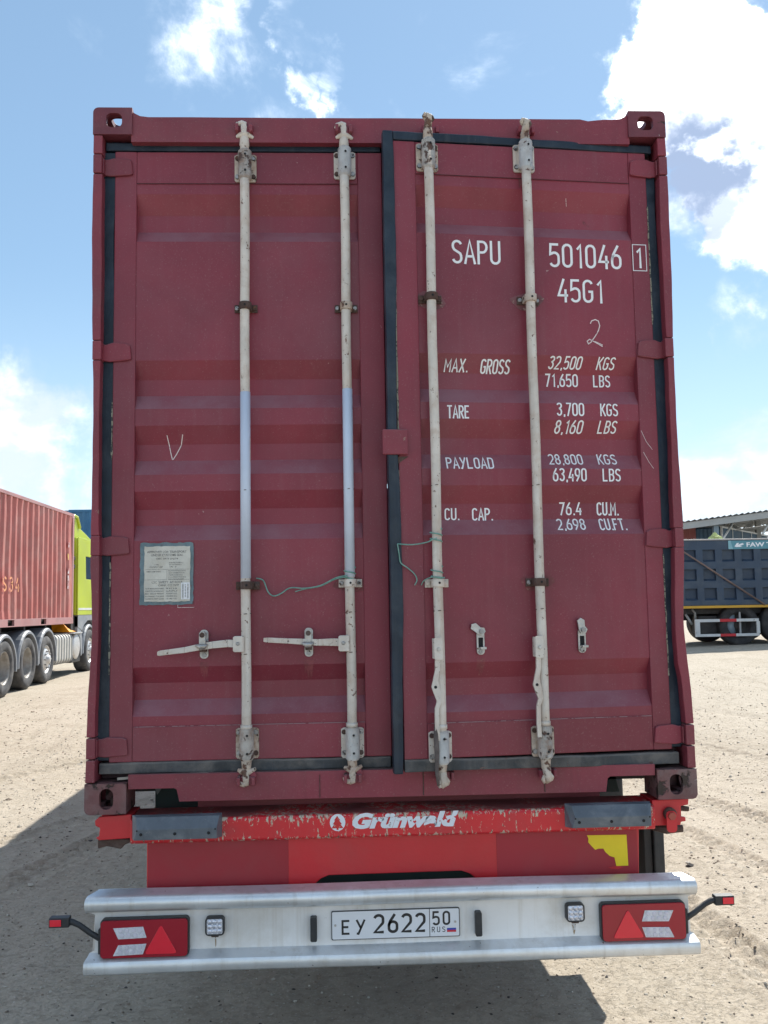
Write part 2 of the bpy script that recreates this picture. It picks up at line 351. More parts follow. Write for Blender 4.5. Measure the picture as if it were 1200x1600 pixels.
# ------------------------------------------------------------------ stroke lettering (uniform condensed strokes)
def arc(cx, cy, rx, ry, a0, a1, n=7):
    return [(cx + rx * math.cos(R(a0 + (a1 - a0) * i / n)), cy + ry * math.sin(R(a0 + (a1 - a0) * i / n))) for i in range(n + 1)]
def glyphs():
    w = .40; h = 1.0; r = w / 2; G = {}
    O = arc(r, h - r, r, r, 0, 180) + arc(r, r, r, r, 180, 360)
    G['0'] = [('c', O)]; G['O'] = G['0']
    G['1'] = [('o', [(.06, .80), (.22, 1.0), (.22, -.065)])]
    G['2'] = [('o', arc(r, h - r, r, r, 170, 0) + arc(0.02, .62, w - .02, .3, 0, -20, 2) + [(0, 0), (w + .03, 0)])]
    G['3'] = [('o', arc(r, h - r, r, r, 160, -60, 9) + [(r - .03, .54)]), ('o', [(r - .03, .54)] + arc(r, .28, r, .27, 80, -160, 9))]
    G['4'] = [('o', [(w + .06, .27), (0, .27), (.27, 1.06)]), ('o', [(w - .06, .56), (w - .06, -.065)])]
    G['5'] = [('o', [(w, 1), (.03, 1), (0, .54)] + arc(r, .42, r, .2, 130, 0, 5) + arc(r, r, r, r, 0, -160, 7))]
    G['6'] = [('c', arc(r, .40, r, .2, 180, 0, 7) + arc(r, r, r, r, 0, -180, 7)), ('o', [(0, .36), (.06, .62), (.30, 1.05)])]
    G['7'] = [('o', [(-.02, 1), (w, 1), (.12, -.065)])]
    G['8'] = [('c', arc(r, .77, r * .92, .23, 0, 360, 14)[:-1]), ('c', arc(r, .27, r, .27, 0, 360, 14)[:-1])]
    G['9'] = [('c', [(w - x, h - y) for x, y in arc(r, .40, r, .2, 180, 0, 7) + arc(r, r, r, r, 0, -180, 7)]), ('o', [(w, .64), (w - .06, .38), (w - .30, -.05)])]
    G['S'] = [('o', arc(r, h - r, r, r, 15, 180, 7) + [(.01, .70), (.06, .60), (w - .05, .42), (w - .01, .32)] + arc(r, r, r, r, 0, -165, 7))]
    G['A'] = [('o', [(-.04, -.065), (r, 1.04), (w + .04, -.065)]), ('o', [(.05, .30), (w - .05, .30)])]
    G['P'] = [('o', [(0, -.065), (0, 1), (r, 1)] + arc(w - r, .75, r, .25, 90, -90, 8) + [(0, .5)])]
    G['U'] = [('o', [(0, 1.065)] + arc(r, r, r, r, 180, 360) + [(w, 1.065)])]
    G['G'] = [('o', arc(r, h - r, r, r, 15, 180, 7) + arc(r, r, r, r, 180, 360, 7) + [(w, .48), (r + .02, .48)])]
    G['C'] = [('o', arc(r, h - r, r, r, 10, 180, 7) + arc(r, r, r, r, 180, 350, 7))]
    G['M'] = [('o', [(-.02, -.065), (-.02, 1), (r + .02, .35), (w + .06, 1), (w + .06, -.065)])]
    G['X'] = [('o', [(-.02, -.065), (w + .02, 1.065)]), ('o', [(-.02, 1.065), (w + .02, -.065)])]
    G['R'] = [('o', [(0, -.065), (0, 1), (r, 1)] + arc(w - r, .75, r, .25, 90, -90, 8) + [(0, .5)]), ('o', [(.16, .5), (w + .02, -.065)])]
    G['K'] = [('o', [(0, -.065), (0, 1.065)]), ('o', [(w + .02, 1.06), (.03, .42)]), ('o', [(.14, .55), (w + .04, -.065)])]
    G['L'] = [('o', [(0, 1.065), (0, 0), (w, 0)])]
    G['B'] = [('o', [(r, .53)] + arc(w - r, .765, r * .95, .235, -80, 90, 7) + [(0, 1), (0, 0), (r, 0)] + arc(w - r, .27, r, .27, -90, 90, 8) + [(0.0, .54)])]
    G['T'] = [('o', [(-.06, 1), (w + .06, 1)]), ('o', [(r, 1), (r, -.065)])]
    G['E'] = [('o', [(w, 1), (0, 1), (0, 0), (w, 0)]), ('o', [(0, .52), (w - .06, .52)])]
    G['Y'] = [('o', [(-.02, 1.065), (r + .03, .38)]), ('o', [(w + .04, 1.065), (.08, -.03), (-.02, 0)])]
    G['D'] = [('c', [(0, 0), (0, 1), (r * .8, 1)] + arc(w - r, h - r, r, r, 80, 0, 5) + arc(w - r, r, r, r, 0, -80, 5) + [(r * .8, 0)])]
    G['F'] = [('o', [(w, 1), (0, 1), (0, -.065)]), ('o', [(0, .52), (w - .06, .52)])]
    G['.'] = [('o', [(.06, -.065), (.06, .08)])]
    G[','] = [('o', [(.08, .08), (.05, -.14)])]
    return G
GL = glyphs()
ADV = {'.': .27, ',': .27, ' ': .35, '1': .50, 'M': .70}
def ribbon(pts, closed, hw):
    n = len(pts); vs = []; P = [Vector(p) for p in pts]
    for i in range(n):
        a = P[(i - 1) % n] if (closed or i > 0) else P[i]; b = P[(i + 1) % n] if (closed or i < n - 1) else P[i]
        d1 = (P[i] - a); d2 = (b - P[i])
        if d1.length < 1e-9: d1 = d2
        if d2.length < 1e-9: d2 = d1
        d1 = d1.normalized(); d2 = d2.normalized(); t = (d1 + d2)
        t = t.normalized() if t.length > 1e-6 else d1
        nn = Vector((-t.y, t.x)); k = min(1.6, 1 / max(.3, t.dot(d1)))
        vs += [P[i] + nn * hw * k, P[i] - nn * hw * k]
    m = n if closed else n - 1
    return vs, [(2 * i, 2 * i + 1, (2 * ((i + 1) % n)) + 1, 2 * ((i + 1) % n)) for i in range(m)]
def stroke_text(txt, x0, x1, z0, z1, stroke=.13, slant=0.0):
    """flat lettering filling the box; returns (verts2d, faces)"""
    advs = [ADV.get(c, .62) for c in txt]; tot = sum(advs) - .22 + (.0)
    H = (z1 - z0) / 1.13; sx = (x1 - x0) / (tot + stroke); vs = []; fs = []; cur = stroke / 2
    for c, a in zip(txt, advs):
        for k, pts in GL.get(c, []):
            # compensate the stroke so that horizontals and verticals have the same width
            pp = [((cur + p[0]) * sx + slant * p[1] * H, (p[1] + .065) * H) for p in pts]
            v, f = ribbon(pp, k == 'c', stroke * H / 2 * .98)
            o = len(vs); vs += v; fs += [tuple(i + o for i in q) for q in f]
        cur += a
    return [(x0 + v[0], z0 + v[1]) for v in vs], fs
def font_text(txt, size, shear=0.0, bold=0.0):
    c = bpy.data.curves.new('txt', 'FONT'); c.body = txt; c.size = size; c.shear = shear; c.offset = bold; c.resolution_u = 3
    o = bpy.data.objects.new('txt', c); COL.objects.link(o)
    me = bpy.data.meshes.new_from_object(o.evaluated_get(bpy.context.evaluated_depsgraph_get()))
    vs = [(v.co.x, v.co.y) for v in me.vertices]; fs = [tuple(p.vertices) for p in me.polygons]
    bpy.data.objects.remove(o); bpy.data.curves.remove(c); bpy.data.meshes.remove(me)
    return vs, fs
def fit(vf, x0, x1, z0, z1):
    vs, fs = vf; ax = min(v[0] for v in vs); bx = max(v[0] for v in vs); az = min(v[1] for v in vs); bz = max(v[1] for v in vs)
    return [(x0 + (v[0] - ax) / (bx - ax) * (x1 - x0), z0 + (v[1] - az) / (bz - az) * (z1 - z0)) for v in vs], fs
# ------------------------------------------------------------------ ground
def sst(a, b, v):
    t = np.clip((v - a) / (b - a), 0, 1); return t * t * (3 - 2 * t)
def base_h(x, y):
    x = np.asarray(x, float); y = np.asarray(y, float)
    amp = .32 + (.74 - .32) * np.clip((x + 6.5) / 15.5, 0, 1.1)
    return sst(6.5, 18, y) * amp + .0 + np.clip((y - 19) / 40, 0, 1) * .35
def vnoise(x, y, f, seed):
    xi = np.floor(x * f).astype(np.int64); yi = np.floor(y * f).astype(np.int64)
    fx = x * f - xi; fy = y * f - yi; fx = fx * fx * (3 - 2 * fx); fy = fy * fy * (3 - 2 * fy)
    def h(a, b):
        n = (a * 374761393 + b * 668265263 + seed * 1442695041) & 0xffffffff
        n = ((n ^ (n >> 13)) * 1274126177) & 0xffffffff
        return ((n ^ (n >> 16)) & 0xffff) / 65535.0
    return (h(xi, yi) * (1 - fx) + h(xi + 1, yi) * fx) * (1 - fy) + (h(xi, yi + 1) * (1 - fx) + h(xi + 1, yi + 1) * fx) * fy
# tyre tracks: (points of the centre line x(y)) width, depth, lug pitch
TRACKS = [((4.3, -2, 3.3, 4, 1.9, 9), .26, .014, .17), ((2.05, -2, 1.75, 2.5, 1.6, 6), .24, .012, .15), ((6.2, 0, 4.6, 7, 2.0, 13), .30, .016, .20),
          ((3.1, -2, 2.55, 3, 1.75, 8), .24, .010, .15), ((-5.8, 3, -3.9, 7, -1.2, 11), .30, .014, .2), ((-7.6, 4, -5.3, 8.5, -1.8, 14), .30, .014, .2),
          ((-3.9, -1, -2.7, 2, -1.9, 5), .28, .012, .16), ((-4.9, 0, -2.9, 4, -1.2, 7), .26, .010, .16), ((9.5, 5, 5.5, 10, 1.5, 14), .34, .015, .22)]
def detail_h(x, y):
    z = (vnoise(x, y, .35, 1) - .5) * .04 + (vnoise(x, y, 1.3, 2) - .5) * .014 + (vnoise(x, y, 4.1, 3) - .5) * .010 + (np.abs(vnoise(x + y * .3, y - x * .5, 8.3, 4) - .5)) * -.016 * (.2 + .9 * sst(.35, .75, vnoise(x, y, .8, 12))) + (vnoise(x, y, 15, 5) - .5) * .007
    for (x0, y0, x1, y1, x2, y2), wd, dp, lp in TRACKS:
        A = np.array([[y0 * y0, y0, 1], [y1 * y1, y1, 1], [y2 * y2, y2, 1]]); c = np.linalg.solve(A, [x0, x1, x2])
        d = x - (c[0] * y * y + c[1] * y + c[2]); fade = sst(y0, y0 + 1.0, y) * (1 - sst(y2 - 1.0, y2, y)) * (.25 + .9 * vnoise(x * .3, y, .9, 9))
        inn = 1 - sst(wd * .5, wd * .62, np.abs(d)); edge = np.exp(-((np.abs(d) - wd * .62) / .035) ** 2)
        lug = (np.sin(2 * np.pi * (y / lp + np.abs(d) * 2.6)) > .1) * (np.abs(d) > wd * .12)
        z = z + 3.0 * fade * (-dp * inn + .5 * dp * edge + .85 * dp * inn * lug)
    return z
def axis(lo, hi, step, far_lo, far_hi, g=1.16):
    a = list(np.arange(lo, hi, step)); s = step; p = a[-1]
    while p < far_hi: s *= g; p += s; a.append(p)
    s = step; p = a[0]; b = []
    while p > far_lo: s *= g; p -= s; b.append(p)
    return np.array(b[::-1] + a)
def make_ground():
    xs = axis(-5.2, 4.6, .031, -2500, 2500, 1.09); ys = axis(-.6, 9.0, .036, -2500, 3500, 1.08)
    X, Y = np.meshgrid(xs, ys); Z = base_h(X, Y) + detail_h(X, Y) * np.exp(-np.maximum(0, np.hypot(X, Y) - 25) / 30)
    nx, ny = len(xs), len(ys)
    co = np.stack([X, Y, Z], -1).reshape(-1, 3)
    idx = np.arange(nx * ny).reshape(ny, nx)
    q = np.stack([idx[:-1, :-1], idx[:-1, 1:], idx[1:, 1:], idx[1:, :-1]], -1).reshape(-1, 4)
    me = bpy.data.meshes.new('ground'); me.vertices.add(len(co)); me.vertices.foreach_set('co', co.ravel())
    me.loops.add(q.size); me.loops.foreach_set('vertex_index', q.ravel().astype(np.int32)); me.polygons.add(len(q))
    me.polygons.foreach_set('loop_start', np.arange(0, q.size, 4, dtype=np.int32)); me.polygons.foreach_set('use_smooth', np.ones(len(q), bool))
    me.update(calc_edges=True)
    m = bpy.data.materials.new('packed_sandy_dirt'); m.use_nodes = True; T = NT(m.node_tree); b = m.node_tree.nodes['Principled BSDF']
    tc = T.n('ShaderNodeTexCoord').outputs['Object']
    n0 = T.noise(tc, .22, 5, .6, .5); n1 = T.noise(tc, 1.6, 7, .62, .4); n2 = T.noise(tc, 14, 8, .7); n3 = T.noise(tc, 85, 4, .7)
    sv = T.n('ShaderNodeVectorMath', {0: tc, 1: (.9, .14, 1)}, operation='MULTIPLY').outputs[0]
    n4 = T.noise(sv, 3.0, 5, .6, .8); n5 = T.noise(tc, 38, 8, .75, .6); n6 = T.noise(tc, 5.0, 6, .6, 1.2)
    c = T.mix(T.sstep(n0, .35, .65), (.425, .367, .288), (.475, .417, .334))
    c = T.mix(T.math('MULTIPLY', T.sstep(n1, .45, .75), .55), c, (.33, .28, .21))
    c = T.mix(T.math('MULTIPLY', T.sstep(n4, .52, .70), .35), c, (.29, .245, .185))
    c = T.mix(T.math('MULTIPLY', T.sstep(n2, .48, .66), .55), c, (.50, .44, .355))
    c = T.mix(T.math('MULTIPLY', T.sstep(n2, .46, .36), .5), c, (.26, .22, .165))
    c = T.mix(T.math('MULTIPLY', T.sstep(n3, .60, .70), .6), c, (.20, .165, .13))
    c = T.mix(T.math('MULTIPLY', T.sstep(n5, .58, .70), .28), c, (.27, .225, .175))
    c = T.mix(T.math('MULTIPLY', T.sstep(n6, .56, .70), .30), c, (.31, .265, .205))
    vo = T.n('ShaderNodeTexVoronoi', {'Vector': tc, 'Scale': 42.0}, feature='F1')
    c = T.mix(T.math('MULTIPLY', T.math('LESS_THAN', vo.outputs['Distance'], .20), .6), c, (.55, .50, .44))
    m.node_tree.links.new(c, b.inputs['Base Color']); b.inputs['Roughness'].default_value = .92; b.inputs['Specular IOR Level'].default_value = .2
    hh = T.math('ADD', T.math('MULTIPLY', n2, .5), T.math('MULTIPLY', n3, .25)); hh = T.math('SUBTRACT', hh, T.math('MULTIPLY', T.sstep(n5, .50, .68), .35)); hh = T.math('ADD', hh, T.math('MULTIPLY', T.noise(tc, 260, 3, .6), .12))
    bn = T.n('ShaderNodeBump', {'Strength': .68, 'Distance': .024, 'Height': hh}); m.node_tree.links.new(bn.outputs[0], b.inputs['Normal'])
    me.materials.append(m)
    o = bpy.data.objects.new('ground', me); COL.objects.link(o); o['kind'] = 'structure'
make_ground()

def make_gravel():
    g = np.random.default_rng(5); n = 32000
    r = g.random(n) ** .62
    x = g.uniform(-1, 1, n) * (2.2 + 9 * r) ; y = -.3 + 15 * r * g.random(n) ** .35
    s = .0028 + .0080 * g.random(n) ** 3.0 + .022 * (g.random(n) > .994) * g.random(n)
    s *= (1 + .05 * np.maximum(0, y))
    z = base_h(x, y) + detail_h(x, y) + s * .2
    base = np.array([(1, 0, 0), (0, 1, 0), (-1, 0, 0), (0, -1, 0), (0, 0, .75), (0, 0, -.7), (.6, .6, .45), (-.6, -.55, .4)])
    a = g.uniform(0, 6.28, n); ca, sa = np.cos(a), np.sin(a)
    j = base[None] * (1 + .35 * g.uniform(-1, 1, (n, 8, 3))) * np.stack([np.ones(n), g.uniform(.55, 1, n), g.uniform(.45, .9, n)], -1)[:, None]
    v = np.empty((n, 8, 3)); v[..., 0] = x[:, None] + s[:, None] * (j[..., 0] * ca[:, None] - j[..., 1] * sa[:, None])
    v[..., 1] = y[:, None] + s[:, None] * (j[..., 0] * sa[:, None] + j[..., 1] * ca[:, None]); v[..., 2] = z[:, None] + s[:, None] * j[..., 2]
    F = np.array([(0, 6, 4), (0, 1, 6), (6, 1, 4), (1, 2, 4), (2, 7, 4), (2, 3, 7), (7, 3, 4), (3, 0, 4), (1, 0, 5), (2, 1, 5), (3, 2, 5), (0, 3, 5)])
    f = (F[None] + 8 * np.arange(n)[:, None, None]).reshape(-1, 3)
    me = bpy.data.meshes.new('gravel'); me.from_pydata(v.reshape(-1, 3).tolist(), [], f.tolist())
    mats = [M('pale_pebble', (.46, .42, .36), .9, bump=.2), M('brown_pebble', (.24, .19, .145), .9, bump=.2), M('dark_pebble', (.07, .06, .055), .85, bump=.2)]
    for m in mats: me.materials.append(m)
    k = g.choice([0, 1, 2], n, p=[.52, .32, .16]); me.polygons.foreach_set('material_index', np.repeat(k, 12))
    me.update(); o = bpy.data.objects.new('gravel', me); COL.objects.link(o); o['kind'] = 'stuff'
    o['label'] = 'loose pebbles and crumbs strewn over the sandy yard'; o['category'] = 'gravel'
make_gravel()

# ------------------------------------------------------------------ the maroon container
ZB = 1.014; ZT = 3.912; HW = 1.219; LEN = 12.19
box_c = thing('shipping_container', 'maroon high cube shipping container seen from its closed doors, riding on the red trailer', 'shipping container', (0, 0, ZB))
BO = (0, 0, ZB)     # origin of its parts
def cpart(mb, name, mats, bevel=0.0, label=None): return mb.build(name, mats, box_c, BO, bevel, label=label)

def casting(sx, top, y0=0.0, end=1):
    """hollow corner casting; end=1 rear (front plate faces -y), end=-1 the far end"""
    W, D, H, t = .162, .178, .118, .026
    z0 = ZT - H if top else ZB - .003
    x0, x1 = (HW - W, HW) if sx > 0 else (-HW, -HW + W)
    ya, yb = (y0, y0 + D) if end > 0 else (y0 - D, y0)
    mb = MB()
    cx = (x0 + x1) / 2 + (.006 if top else .004) * -sx; cz = z0 + H * .5
    hole = rrect(cx - .033, cx + .033, cz - .028, cz + .034, .022) if top else rrect(cx - .027, cx + .027, cz - .040, cz + .040, .026)
    fy = (ya, ya + t) if end > 0 else (yb - t, yb)
    rr = .022
    outer = rrect(x0, x1, z0, z0 + H, .004)
    if top or True:
        # the outer corner is rounded off, the others are square
        q = rr
        if top: outer = [(x0, z0), (x1, z0), (x1, z0 + H)] + [(x0, z0 + H)]
        outer = []
        for (px, pz) in ((x0, z0), (x1, z0), (x1, z0 + H), (x0, z0 + H)):
            out_c = (px == (x1 if sx > 0 else x0)) and (pz == (z0 + H if top else z0))
            if out_c:
                ccx = px - q * sx; ccz = pz - q if top else pz + q
                a0 = (0 if sx > 0 else 90) if top else (270 if sx > 0 else 180)
                pts = [(ccx + q * math.cos(R(a0 + 18 * k)), ccz + q * math.sin(R(a0 + 18 * k))) for k in range(6)]
                outer += pts
            else: outer.append((px, pz))
    mb.shape([outer, hole], XZ, fy[0], fy[1])
    iy0, iy1 = (ya + t + .0005, yb) if end > 0 else (ya, yb - t - .0005)
    # outer side plate with an oval hole
    xs = (x1 - t, x1 - .0005) if sx > 0 else (x0 + .0005, x0 + t)
    cy = (iy0 + iy1) / 2
    mb.shape([[(iy0, z0 + .001), (iy1, z0 + .001), (iy1, z0 + H - (rr if top else .001)), (iy0, z0 + H - (rr if top else .001))], rrect(cy - .036, cy + .036, cz - .026, cz + .022, .022)],
             lambda u, v, w: (w, u, v), xs[0], xs[1])
    # top or bottom plate with the twist-lock hole
    zs = (z0 + H - t, z0 + H - .0005) if top else (z0 + .0005, z0 + t)
    xa, xb = (x0 + .001, x1 - t - .001) if sx > 0 else (x0 + t + .001, x1 - .001)
    mb.shape([[(xa, iy0), (xb, iy0), (xb, iy1), (xa, iy1)], rrect((xa + xb) / 2 - .034, (xa + xb) / 2 + .034, cy - .056, cy + .056, .03)], lambda u, v, w: (u, v, w), zs[0], zs[1])
    # inner walls and the plate towards the container
    xi = (x0 + .0012, x0 + t * .7) if sx > 0 else (x1 - t * .7, x1 - .0012)
    mb.box(xi[0], xi[1], iy0, iy1, z0 + t, z0 + H - t)
    zz = (z0 + .0008, z0 + t * .7) if top else (z0 + H - t * .7, z0 + H - .0008)
    mb.box(xa + .001, xb - .001, iy0 + .001, iy1 - .001, zz[0], zz[1])
    yy = (iy1 - .018, iy1 - .001) if end > 0 else (iy0 + .001, iy0 + .018)
    mb.box(xa + .018, xb - .002, yy[0], yy[1], z0 + t, z0 + H * .62 if top else z0 + H - t)
    return cpart(mb, 'corner_casting', casting_top if top else casting_m, .0045)
for sx in (-1, 1):
    for top in (True, False):
        casting(sx, top); casting(sx, top, LEN, -1)

# corner posts: outer lip bent and battered low down, cut where the hinges sit
HZ = [3.668, 2.870, 2.066, 1.264]
def post_edge(sx, z):
    if sx < 0: return -1.2185 + .013 * math.exp(-((z - 2.45) / .6) ** 2) + .016 * math.exp(-((z - 1.72) / .26) ** 2) + wob(z, 1, .0025, 5)
    return 1.2185 - .010 * math.exp(-((z - 2.55) / .5) ** 2) - .020 * math.exp(-((z - 1.72) / .2) ** 2) + wob(z, 3, .0025, 5)
def post(sx):
    segs = [(ZT - .118, HZ[0] + .043), (HZ[0] - .043, HZ[1] + .041), (HZ[1] - .041, HZ[2] + .039), (HZ[2] - .039, HZ[3] + .043), (HZ[3] - .043, ZB + .117)]
    for za, zb in segs:
        n = max(4, int((za - zb) / .045)); zs = frange(zb + .0015, za - .0015, n)
        if sx < 0:
            xo = [post_edge(-1, z) for z in zs]
            xi = [-1.178 + .006 * math.exp(-((z - 1.8) / .25) ** 2) - .003 * (z < 1.45) + wob(z, 2, .0025, 6) for z in zs]
            mb = MB().bar(zs, xo, xi, .004, .16)
        else:
            xo = [post_edge(1, z) for z in zs]
            xi = [1.180 - .006 * math.exp(-((z - 2.0) / .3) ** 2) - .020 * math.exp(-((z - 1.66) / .22) ** 2) + .006 * (z < 1.5) + wob(z, 4, .003, 6) for z in zs]
            mb = MB().bar(zs, xi, xo, .004, .16)
        cpart(mb, 'corner_post', maroon_frame, .004)
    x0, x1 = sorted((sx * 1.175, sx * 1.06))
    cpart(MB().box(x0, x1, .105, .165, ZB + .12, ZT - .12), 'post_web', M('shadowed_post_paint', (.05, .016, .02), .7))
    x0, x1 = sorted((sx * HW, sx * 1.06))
    cpart(MB().box(x0 + .001, x1 - .001, LEN - .16, LEN - .004, ZB + .12, ZT - .12), 'corner_post', maroon_frame, .004)
post(-1); post(1)

def header():
    mb = MB(); us = frange(-1.062, 1.062, 60); top = []
    for u in us:
        z = 3.876 + wob(u, .4, .0012, 3)
        d = HW - .162 - abs(u)
        if d < .05: z += .020 * (1 - d / .05) ** 1.6
        if .86 < u < .93: z -= .009 * math.sin((u - .86) / .07 * math.pi)
        top.append((u, z))
    lp = top + [(1.062, 3.766), (-1.062, 3.766)]
    mb.shape([lp], XZ, .010, .060)
    mb.box(-1.05, 1.05, .0605, .16, 3.80, 3.868)
    return cpart(mb, 'door_header', maroon_frame, .004)
header()
def sill():
    lp = [(-1.052, 1.160), (-1.052, 1.104), (-.872, 1.104), (-.862, 1.098), (-.852, 1.052), (-.02, 1.0485), (.85, 1.046), (.858, 1.098), (.868, 1.106), (1.052, 1.106), (1.052, 1.150)]
    mb = MB().shape([lp], XZ, .012, .030)
    mb.box(-1.05, 1.05, .0305, .12, 1.128, 1.150)
    o = cpart(mb, 'door_sill', maroon_frame, .003)
    cpart(MB().box(-1.052, 1.052, .031, .127, 1.1505, 1.158), 'sill_top', M('dirty_sill_top', (.09, .055, .05), .8, dust=((.16, .14, .12), .6, 8)), .002)
sill()
# weld seams and the two drop lines on the sill
for xx, w in ((.112, .003), (.60, .003), (-.30, .002)):
    cpart(MB().box(xx, xx + w, .0085, .0125, 1.052, 1.142), 'weld_seam', rust_m)

# side walls, roof, floor
def side_wall(sx):
    mb = MB(); pitch = .278; d = .036; y = .165; pr = [(y, 0)]
    while y + pitch < LEN - .17:
        pr += [(y + .07, 0), (y + .139 - .0, d), (y + .209, d), (y + .278, 0)]; y += pitch
    pr.append((LEN - .165, 0))
    X0 = sx * (HW - .006)
    vs = []; fs = []
    for yy, dd in pr:
        vs += [(X0 - sx * dd, yy, ZB + .16), (X0 - sx * dd, yy, ZT - .095)]
    for i in range(len(pr) - 1): fs.append((2 * i, 2 * i + 2, 2 * i + 3, 2 * i + 1))
    mb.add(vs, fs); cpart(mb, 'side_wall', maroon)
    x0, x1 = sorted((X0 + sx * .004, X0 - sx * .045))
    cpart(MB().box(x0, x1, .179, LEN - .179, ZT - .10, ZT - .036), 'top_rail', maroon_frame, .003)
    x0, x1 = sorted((X0 + sx * .003, X0 - sx * .04))
    cpart(MB().box(x0, x1, .179, LEN - .179, ZB + .002, ZB + .162), 'bottom_rail', maroon_frame, .003)
side_wall(-1); side_wall(1)
cpart(MB().box(-1.16, 1.16, .17, LEN - .17, ZT - .06, ZT - .045), 'roof', maroon)
cpart(MB().box(-1.16, 1.16, .17, LEN - .01, ZB + .14, ZB + .17), 'floor', chassis_b)
for k in range(39):
    cpart(MB().box(-1.16, 1.16, .35 + k * .30, .395 + k * .30, ZB + .02, ZB + .139), 'floor_beam', chassis_b)
cpart(MB().box(-1.05, 1.05, LEN - .05, LEN - .01, ZB + .12, ZT - .12), 'front_wall', maroon)

# ------------------------------------------------------------------ doors
GRV = [(3.557, 3.476, 3.404, 3.349), (2.838, 2.763, 2.695, 2.633), (2.563, 2.489, 2.421, 2.358), (2.289, 2.217, 2.151, 2.086), (1.575, 1.510, 1.443, 1.380)]
GD = .038; PF = .004
def prof(z):
    for a, b, c, d in GRV:
        if d <= z <= a:
            if z >= b: return PF + GD * (a - z) / (a - b)
            if z >= c: return PF + GD
            return PF + GD * (z - d) / (c - d)
    return PF
FY = .05     # door face in the closed container
class Door:
    def __init__(s, hx, rot, label):
        s.o = (hx, FY, 0.0)
        s.root = None; s.rot = rot; s.label = label
    def part(s, mb, name, mats, bevel=0.0, label=None):
        # meshes are written in closed-door coordinates with local y = 0 on the door face
        mb.v = [(x, y + FY, z) for x, y, z in mb.v]
        o = mb.build(name, mats, s.root, s.o, bevel, label=label)
        return o
def frame_and_panel(D, x0, x1, xa, xb, first):
    """x0..x1 the frame, xa..xb the corrugated panel between the rails"""
    mb = MB()
    zt0, zt1, zb0, zb1 = 3.602, 3.742, 1.203, 1.340
    mb.box(x0, xa, 0, .050, zb0, zt1); mb.box(xb, x1, 0, .050, zb0, zt1)
    mb.box(xa + .0005, xb - .0005, .0008, .050, zt0, zt1 - .0005); mb.box(xa + .0005, xb - .0005, .0008, .050, zb0 + .0005, zb1)
    if first is None:
        mb.v = [(x, y + FY, z) for x, y, z in mb.v]
        D.root = mb.build('door', maroon, box_c, D.o, .003, label=D.label)
        D.root.location = (D.o[0], D.o[1], -ZB); D.root.rotation_euler = (0, 0, D.rot)
    zs = [zb1 - .012]
    brk = sorted([z for g in GRV for z in g])
    for z in brk: zs.append(z)
    zs.append(zt0 + .012)
    NX = 14; vs = []; fs = []
    zf = []
    for i in range(len(zs) - 1):
        n = max(1, int((zs[i + 1] - zs[i]) / .12)); zf += [zs[i] + (zs[i + 1] - zs[i]) * k / n for k in range(n)]
    zf.append(zs[-1])
    for z in zf:
        for i in range(NX + 1):
            u = i / NX; x = xa + (xb - xa) * u
            dent = .0028 * (vnoise(np.array(x * 3.1 + 9), np.array(z * 2.3), 1.0, 31) - .5) * math.sin(math.pi * u)
            vs.append((x, prof(z) + float(dent) + .0005, z))
    for j in range(len(zf) - 1):
        for i in range(NX):
            a = j * (NX + 1) + i; fs.append((a, a + 1, a + NX + 2, a + NX + 1))
    D.part(MB().add(vs, fs), 'corrugated_panel', maroon)
    D.part(MB().box(xa - .01, xb + .01, .0515, .056, zb0 + .01, zt1 - .01), 'door_back', chassis_b)
    # thin caulk lines round the panel
    D.part(MB().box(xa + .002, xb - .002, -.0006, .0006, zt0 - .0012, zt0 + .0012), 'panel_seam', M('seam_dark', (.055, .014, .02), .7))
    D.part(MB().box(xa + .002, xb - .002, -.0006, .0006, zb1 - .001, zb1 + .001), 'panel_seam', M('seam_pale', (.30, .22, .24), .7, wear=[((.155, .024, .04), 30, .5, .1)]))

dl = Door(-1.19, 0.0, 'left door with two locking rods and sideways handles')
frame_and_panel(dl, -1.137, -.008, -1.046, -.112, None)
dr = Door(1.19, R(5.5), 'right door standing slightly ajar with white stencilled lettering')
frame_and_panel(dr, .030, 1.138, .124, 1.060, None)

def strip_v(D, xa, xb, z0, z1, y0, y1, seed, amp=.004, name='door_gasket', mat=None, bulge=0):
    n = int((z1 - z0) / .03) + 2; zs = frange(z0, z1, n)
    mb = MB().bar(zs, [xa + wob(z, seed, amp * .4, 7) for z in zs], [xb + wob(z, seed + 4, amp, 5) + (bulge(z) if bulge else 0) for z in zs], y0, y1)
    return D.part(mb, name, mat or rubber, .004)
def strip_h(D, x0, x1, za, zb, y0, y1, seed, amp=.003, name='door_gasket', mat=None, sag=None):
    n = int((x1 - x0) / .03) + 2; xs = frange(x0, x1, n); vs = []; fs = []
    for x in xs:
        s_ = sag(x) if sag else 0
        a = za + s_ + wob(x, seed, amp * .6, 7); b = zb + s_ + wob(x, seed + 3, amp, 5)
        vs += [(x, y0, a), (x, y0 , b - .006), (x, y0 + .006, b), (x, y1, b), (x, y1, a)]
    for i in range(len(xs) - 1):
        for k in range(5): fs.append((i * 5 + k, i * 5 + (k + 1) % 5, i * 5 + 5 + (k + 1) % 5, i * 5 + 5 + k))
    fs.append((4, 3, 2, 1, 0)); e = (len(xs) - 1) * 5; fs.append(tuple(e + k for k in range(5)))
    return D.part(MB().add(vs, fs), name, mat or rubber, .003)
